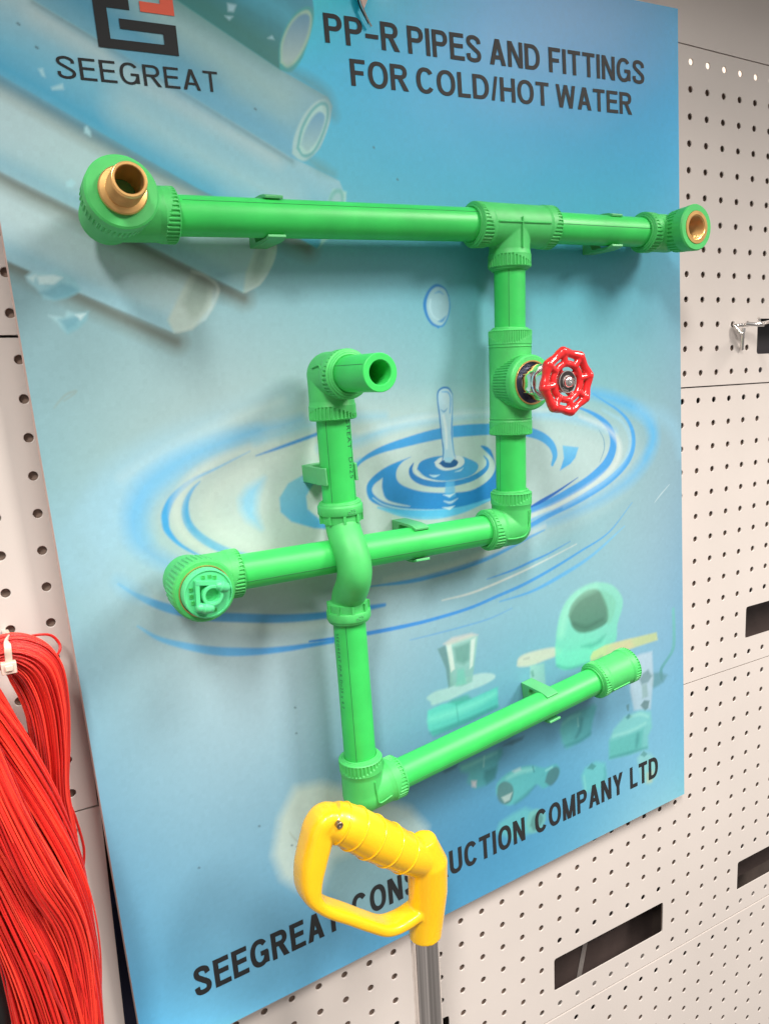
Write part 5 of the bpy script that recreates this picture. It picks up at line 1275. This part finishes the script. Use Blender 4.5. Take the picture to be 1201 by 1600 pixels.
# ---- stop valve
vc = v_at(479.6)
b = MB()
b.lathe(v_at(521.0), vd, [(0, 0.01), (0, 16.4), (1.0, 17.2), (82.6, 17.2), (83.4, 16.4), (83.4, 0.01)], 64)
b.lathe(vc, OUT, [(-4, 0.01), (-4, 18.0), (4, 18.6), (19.0, 20.0), (19.0, 0.01)], 64)
o = b.build('valve_body', M['green_fit'], pw); remesh(o, 0.6, 4)
for (z, dd) in ((522.0, vd), (437.2, -vd)):
    collar(v_at(z), dd, o, r_out=17.7, ribs=56, length=11, depth=0.3, bead=(dd is vd), wave=True)
    b = MB(); b.torus(v_at(z) + dd * 13.6, dd, 17.35, 0.42, 64, 6); b.build('mould_ridge', M['green_fit'], o)
vf = vc + OUT * 27.0
b = MB(); b.lathe(vf, -OUT, [(0, 17.2), (0, 20.6), (0.8, 21.6), (2.0, 22.0), (6, 22.0), (6.5, 22.0), (24, 20.6), (26, 19)], 56 * 6, rib_mod(5, 6, 56, 0.8))
b.build('valve_neck', M['green_fit'], o, angle=35)
b = MB(); b.lathe(vf, OUT, [(-0.6, 17.4), (0.7, 17.4), (0.7, 16.4), (-1.0, 16.2)], 64); b.build('brass_rim', M['brass'], o)
b = MB(); b.lathe(vf, OUT, [(-1.2, 16.4), (-1.2, 10)], 64); b.build('bonnet_seat', M['steel_dark'], o)
bn = MB()
bn.lathe(vf, OUT, [(-1.2, 12.2), (2.0, 12.2), (2.8, 11.6), (3.2, 10.8)], 64)
def hexmod(lo_, hi_, fl):
    return lambda i, th, r: r if i in (lo_, hi_) else min(r, fl / max(0.01, math.cos(((th + 0.3) % (math.pi / 3)) - math.pi / 6)))
bn.lathe(vf, OUT, [(3.0, 10.2), (3.0, 13.4), (4.0, 14.2), (11.6, 14.2), (12.8, 13.2), (12.8, 10.4)], 72, hexmod(0, 5, 12.6))
bn.lathe(vf, OUT, [(12.8, 10.4), (13.4, 12.6), (15.4, 12.6), (16.2, 11.4), (16.4, 10.6)], 64)
bn.lathe(vf, OUT, [(16.4, 9.6), (16.4, 11.6), (17.2, 12.2), (24.0, 12.2), (25.0, 11.2), (25.0, 9.0)], 72, hexmod(0, 5, 10.8))
bn.lathe(vf, OUT, [(25.0, 8.8), (26.2, 9.4), (30.0, 9.2), (31.4, 8.4), (32.0, 6.4), (32.0, 0.01)], 64)
bn.build('bonnet', M['chrome'], o, angle=30)
st = MB(); st.lathe(vf, OUT, [(31, 4.0), (36, 4.0)], 24); st.build('spindle', M['chrome'], o)
# red handwheel
wc = vc + OUT * 66.0
hw = MB()
def wheel_pt(r, th, h): return wc + Vector((math.cos(th) * r, 0, math.sin(th) * r)) + OUT * h
N8 = 8
rim = []
for k in range(97):
    th = 2 * math.pi * k / 96
    rim.append(wheel_pt(21.4 + 0.55 * math.cos(N8 * (th - 0.12)), th, 0.0))
hw.tube(rim, [3.6 + 0.45 * math.cos(N8 * (2 * math.pi * k / 96 - 0.12)) for k in range(97)], 14, cap=False)
hw.torus(wc, OUT, 13.4, 2.7, 64, 12)
for k in range(N8):
    th = 0.12 + 2 * math.pi * k / N8
    hw.tube([wheel_pt(13, th, 0.4), wheel_pt(18, th, 0.9), wheel_pt(22.6, th, 0.6)], [2.8, 2.6, 3.2], 12)
    hw.sphere(wheel_pt(22.2, th, 0.2), 4.3, 16, 10)
for k in range(4):
    th = 0.5 + 2 * math.pi * k / 4
    hw.tube([wheel_pt(6, th, -3.4), wheel_pt(9.5, th, -2.6), wheel_pt(13, th, -0.6)], [3.0, 2.7, 2.5], 12)
hw.lathe(wc + OUT * -6, OUT, [(0, 0.01), (0, 6.5), (4.5, 8.3), (6.2, 8.3), (6.2, 0.01)], 40)
w_ = hw.build('handwheel', M['red_wheel'], o); remesh(w_, 0.45, 5)
bd_ = MB(); bd_.lathe(wc, OUT, [(0.0, 8.4), (1.0, 8.4), (1.3, 8.0), (1.3, 0.01)], 48); bg_ = bd_.build('badge', M['badge'], w_, angle=30)
bd_ = MB(); bd_.torus(wc + OUT * 1.25, OUT, 8.1, 0.3, 48, 6); bd_.torus(wc + OUT * 1.25, OUT, 4.6, 0.25, 48, 6); bd_.build('badge_ring', M['badge_mark'], w_)
nut = MB(); nut.lathe(wc + OUT * 1.2, OUT, [(0, 4.4), (1.4, 4.4), (2.6, 3.9), (3.6, 2.6), (3.9, 1.0), (3.5, 0.01)], 32)
nut.build('nut', M['chrome'], w_)
def arc_text(body, a0, r, size, parent):
    cu = bpy.data.curves.new('badge_lettering', 'FONT'); cu.body = body; cu.size = size; cu.resolution_u = 2; cu.offset = 0.05
    q_ = bpy.data.objects.new('badge_lettering', cu); COL.objects.link(q_); bpy.context.view_layer.update()
    me = bpy.data.meshes.new_from_object(q_.evaluated_get(bpy.context.evaluated_depsgraph_get())); bpy.data.objects.remove(q_)
    for v in me.vertices:
        th = a0 + v.co.x / r; rr = r - v.co.y
        p_ = wc + Vector((math.cos(th) * rr, 0, math.sin(th) * rr)) + OUT * 1.42
        v.co = p_ * MM
    me.update(); return new_obj('badge_lettering', me, M['badge_mark'], parent, False)
arc_text('OPEN', 3.75, 7.6, 2.9, w_); arc_text('SHUT', 5.75, 7.6, 2.9, w_)

# ------------------------------------------------------------------ yellow D-handle on a steel tube
HD = 86.0                                            # stands this far in front of the wall
sv = empty('hand_tool'); top = Vector([(-193.7, -86.0, -730.2)][0]); bot = Vector([(-192.6, -86.0, -805.8)][0])
sv.location = top * MM
tag(sv, 'yellow plastic D-grip on a polished steel tube, standing in front of the board', 'tool')
def L_(p): return Vector(p) - top
tb = MB(); dn = Vector((0.012, 0, -1)).normalized()
tb.lathe(Vector((0, 0, 20)), dn, [(0, 11.2), (330, 11.2)], 48)
tb.build('steel_tube', M['tube'], sv)
H_pts = [(-192.8, -86.0, -722.7), (-191.0, -86.0, -708.8), (-188.9, -86.0, -687.4), (-189.1, -87.0, -662.0), (-193.0, -88.0, -641.0)]
grip = [(-269.1, -90.0, -598.5), (-261.3, -92.0, -603.2), (-251.4, -92.0, -611.1), (-237.7, -92.0, -623.0), (-223.0, -91.0, -635.0), (-209.5, -90.0, -646.8), (-196.1, -88.0, -657.2)]
side = [(-261.3, -90.0, -603.7), (-271.7, -89.0, -598.2), (-277.5, -88.0, -602.6), (-280.9, -88.0, -609.8), (-287.0, -88.0, -627.4), (-289.5, -88.0, -642.4)]
low = [(-286.8, -88.0, -653.5), (-277.3, -88.0, -664.5), (-261.5, -88.0, -676.7), (-246.1, -88.0, -688.9), (-229.6, -87.0, -700.8), (-213.1, -86.0, -702.9), (-194.2, -86.0, -698.6)]
hb = MB()
k = [L_(p) for p in H_pts]
hb.tube([k[0] + dn * 3.0] + k, [13.0, 13.0, 13.8, 15.4, 15.8, 10.0], 32)
gq = smooth_pts([L_(p) for p in grip], 5)
hb.tube([Vector(p) for p in gq], [13.6 + 2.6 * math.sin(math.pi * i / (len(gq) - 1)) for i in range(len(gq))], 32)
lq = smooth_pts([L_(p) for p in side + low], 5)
kk = np.linspace(0, 1, len(lq)); nsd = (len(side) - 1) / (len(side) + len(low) - 1)
hb.tube([Vector(p) for p in lq], [float(np.interp(v, [0, .12, nsd * 0.8, nsd, nsd + .12, 1], [11.0, 11.0, 9.8, 8.0, 5.0, 4.8])) for v in kk], 40,
        rb=[float(np.interp(v, [0, nsd, 1], [12.5, 12.0, 10.5])) for v in kk], up=(0, 1, 0), sq=3.2)
gr = hb.build('d_grip', M['yellow'], sv); remesh(gr, 0.9, 8)
# moulded rings on the hand grip
rg_ = MB()
for t_ in (0.16, 0.32, 0.48, 0.64, 0.80):
    i = int(t_ * (len(gq) - 1)); p = Vector(gq[i]); d_ = (Vector(gq[i + 1]) - Vector(gq[i - 1])).normalized()
    rg_.torus(p, d_, 13.6 + 2.6 * math.sin(math.pi * i / (len(gq) - 1)) + 0.15, 0.65, 64, 8)
rg_.build('grip_ring', M['yellow'], gr)
for (u_, r_) in (([(-269.9, -105.0, -595.0)][0], 2.5), ([(-207.4, -103.0, -644.7)][0], 2.5), ([(-189.6, -98.0, -698.0)][0], 2.3), ([(-189.1, -97.0, -718.7)][0], 2.3)):
    b = MB(); p = L_(u_)
    b.lathe(p, OUT, [(-3, r_), (0.3, r_), (0.7, r_ * 0.8), (0.2, 0.6), (-0.4, 0.01)], 24); b.build('screw', M['screw'], gr)

# ------------------------------------------------------------------ red twine hank on the left
def strand_field(ctrl, n, spread, depth, twist, r, seedv, jitter=0.6):
    """ctrl: list of (point, half width); strands spread across it with a little braid"""
    rnd = random.Random(seedv); pts = smooth_pts([(*p, w) for p, w in ctrl], 9); P3 = [Vector(p[:3]) for p in pts]; out = []
    for k in range(n):
        a0 = rnd.uniform(0, 2 * math.pi); rr = math.sqrt(rnd.uniform(0.02, 1.0)); ph = rnd.uniform(0, 6.28); am = rnd.uniform(0.0, jitter)
        line = []
        for i, p in enumerate(pts):
            t = i / (len(pts) - 1)
            d = (P3[min(i + 1, len(P3) - 1)] - P3[max(i - 1, 0)]).normalized()
            side_ = d.cross(Vector((0, 1, 0))).normalized(); front = side_.cross(d).normalized()
            A_ = a0 + twist * t
            w = p[3]
            o_ = side_ * (math.cos(A_) * rr * w + math.sin(t * 9 + ph) * am) + front * (math.sin(A_) * rr * min(w, depth) + math.cos(t * 7 + ph) * am)
            line.append(P3[i] + o_)
        out.append(line)
    return out


hk = MB()
def W1(u, v, d): return None
# right leg of the hank: comes over the tie and runs down, narrowing
legR = [([(-472.1, -40.0, -452.7)][0], 8), ([(-462.5, -40.0, -447.5)][0], 10), ([(-451.2, -38.0, -450.6)][0], 13), ([(-442.1, -36.0, -463.3)][0], 15.5), ([(-438.2, -34.0, -488.1)][0], 13.5), ([(-438.8, -34.0, -518.7)][0], 11.5), ([(-441.1, -36.0, -548.4)][0], 10), ([(-440.3, -38.0, -579.5)][0], 10.5), ([(-442.0, -40.0, -614.7)][0], 12), ([(-447.5, -42.0, -634.6)][0], 14)]
for ln in strand_field(legR, 330, 1, 12, 0.9, 0.7, 1, 0.4): hk.cur = random.random(); hk.tube(ln, 0.58, 5)
# left leg crossing over it
legL = [([(-487.0, -52.0, -449.5)][0], 16), ([(-480.9, -56.0, -475.4)][0], 20), ([(-474.6, -62.0, -505.0)][0], 24), ([(-465.9, -68.0, -546.1)][0], 27), ([(-459.7, -72.0, -588.6)][0], 29), ([(-455.8, -72.0, -634.0)][0], 28), ([(-456.1, -70.0, -680.7)][0], 27), ([(-459.3, -68.0, -727.5)][0], 27)]
for ln in strand_field(legL, 680, 1, 15, 2.0, 0.7, 2, 0.8): hk.cur = random.random(); hk.tube(ln, 0.58, 5)
legM = [([(-484.1, -76.0, -457.7)][0], 6), ([(-476.8, -84.0, -491.0)][0], 8), ([(-468.8, -90.0, -526.0)][0], 9), ([(-457.6, -92.0, -569.2)][0], 11), ([(-444.9, -84.0, -613.1)][0], 10), ([(-442.3, -78.0, -660.7)][0], 9), ([(-444.9, -74.0, -730.2)][0], 8)]
for ln in strand_field(legM, 190, 1, 5, 0.7, 0.7, 3, 1.0): hk.cur = random.random(); hk.tube(ln, 0.58, 5)
# loose ends
for pts in ([(-448.1, -14.0, -447.8), (-436.5, -14.0, -447.6), (-428.7, -12.0, -450.2), (-424.6, -12.0, -456.0), (-424.5, -14.0, -460.3), (-427.7, -18.0, -463.4)], [(-433.0, -14.0, -563.7), (-428.9, -12.0, -574.1), (-425.5, -10.0, -592.7), (-423.8, -8.0, -608.6), (-425.1, -8.0, -620.5), (-428.9, -8.0, -636.5), (-432.2, -12.0, -646.3)],
            [(-456.6, -84.0, -561.8), (-446.4, -66.0, -587.7), (-437.3, -40.0, -615.6), (-429.5, -18.0, -635.8), (-425.6, -14.0, -645.7), (-427.7, -12.0, -652.1), (-434.0, -12.0, -659.6)], [(-465.2, -104.0, -607.9), (-460.9, -103.0, -619.7), (-458.3, -98.0, -640.5), (-453.8, -94.0, -663.2), (-452.8, -90.0, -680.2)]):
    hk.tube(smooth_pts(pts, 7), 0.95, 6)
hank = hk.build('twine_hank', M['rope'], None, clean=False); tag(hank, 'thick hank of bright red twine hanging from a wall hole at the left', 'twine hank')

# cable tie through the wall hole
hx_, _, hz_ = [(-454.5, 0.0, -444.3)][0]
tie = MB()
tp = smooth_pts([(-454.8, 2.0, -445.1), (-454.9, -6.0, -443.8), (-455.7, -34.0, -438.7), (-456.9, -55.0, -438.7), (-457.2, -56.0, -446.4), (-457.4, -54.0, -452.6)], 6)
tie.tube([Vector(p) for p in tp], 2.3, 8, rb=0.7, up=(0, 1, 0))
hp = Vector([(-457.8, -56.0, -452.2)][0])
tie.box(hp, (8.5, 5.5, 7.0)); tie.box(hp + Vector((0, -3.2, 0.4)), (4.4, 1.6, 3.6))
ct = tie.build('cable_tie', M['tie'], None, angle=50); tag(ct, 'cream nylon cable tie holding the red twine to the wall', 'cable tie')
m_ = ct.modifiers.new('round', 'BEVEL'); m_.width = 0.6 * MM; m_.segments = 2; m_.limit_method = 'ANGLE'

# black wire rack at the bottom left corner
bw = MB()
bw.tube(smooth_pts([(-487.0, -20.0, -646.3), (-482.6, -18.0, -656.2), (-480.9, -18.0, -664.7), (-480.9, -18.0, -679.2), (-480.7, -18.0, -694.0), (-481.6, -18.0, -723.3)], 6), 1.4, 8)
bw.tube(smooth_pts([(-486.8, -16.0, -653.8), (-481.6, -18.0, -657.6), (-480.2, -18.0, -659.2)], 4), 2.2, 8); bw.tube(smooth_pts([(-482.5, -18.0, -682.3), (-480.4, -19.0, -680.2), (-478.0, -19.0, -679.8)], 4), 2.4, 8)
bw.tube(smooth_pts([(-489.1, -28.0, -654.0), (-487.5, -30.0, -672.2), (-485.5, -32.0, -685.9), (-485.8, -34.0, -708.2)], 6), 6.5, 10); bw.tube(smooth_pts([(-485.5, -22.0, -679.0), (-479.9, -22.0, -691.4), (-480.5, -24.0, -709.1)], 6), 2.6, 8)
tag(bw.build('wire_hook', M['blackwire']), 'black wire hooks half hidden at the lower left picture corner', 'hook')

# chrome display hook at the right edge
hx0 = [(278.5, 0.0, -248.9)][0]
ho = empty('display_hook', hx0); tag(ho, 'chrome peg hook pushed into the wall holes beside the black slot', 'hook')
def H0(l): return [Vector(p) - Vector(hx0) for p in l]
b = MB(); b.tube(smooth_pts(H0([(280.4, 3.0, -246.6), (277.2, -1.0, -251.0), (281.8, -7.0, -251.5), (296.9, -10.0, -251.1), (302.1, -14.0, -250.8), (294.9, -30.0, -250.1), (284.2, -52.0, -248.2)]), 6), 1.9, 12); b.build('rod', M['chrome'], ho)
b = MB(); b.tube(smooth_pts(H0([(274.5, -3.0, -251.8), (277.0, -6.0, -256.7), (280.8, -8.0, -260.3), (284.6, -9.0, -257.0)]), 5), 1.2, 10)
b.tube(H0([(283.8, -8.0, -254.9), (282.9, -8.0, -259.6), (285.0, -6.0, -266.2), (290.0, -2.0, -276.9)]), 2.0, 12)
b.tube(H0([(283.9, -10.0, -250.4), (292.7, -16.0, -251.6), (302.9, -18.0, -251.8)]), 2.2, 12); b.tube(H0([(298.8, -14.0, -251.5), (297.5, -17.0, -247.7), (293.8, -18.0, -245.1)]), 1.4, 10); b.build('brace', M['chrome'], ho)

# hook that holds the board, poking through the torn vinyl at the top
bh = empty('board_hook'); bh.matrix_world = BM; tag(bh, 'bent steel wire hook biting through the torn top of the blue board', 'hook')
b = MB(); b.tube(smooth_pts([(*p[:1], -p[2], p[1]) for p in [(262.5, 792, 3), (262.0, 783, 5), (261.5, 775, 6), (262.5, 768, 6)]], 6), 2.4, 12)
b.tube(smooth_pts([(x, -h, z) for x, z, h in ((260.5, 768, 5), (259.6, 763, 4.6), (261.5, 757, 4.0), (265.0, 750, 3.6), (268.2, 745.0, 3.2))], 6), 0.9, 8)
b.build('wire', M['tube'], bh)
b = MB(); b.prism([(260.5, 767), (266.5, 768), (266.2, 762), (262.8, 756), (261.0, 759)], -4.6, -4.0); b.build('torn_flap', M['edge'], bh, False)
b = MB(); b.tube([(x, -h, z) for x, z, h in ((258.9, 768, 3.6), (258.6, 762, 3.6), (260.6, 756, 3.4), (266.6, 746.6, 3.0))], 0.6, 6); b.build('tear', M['letter'], bh)
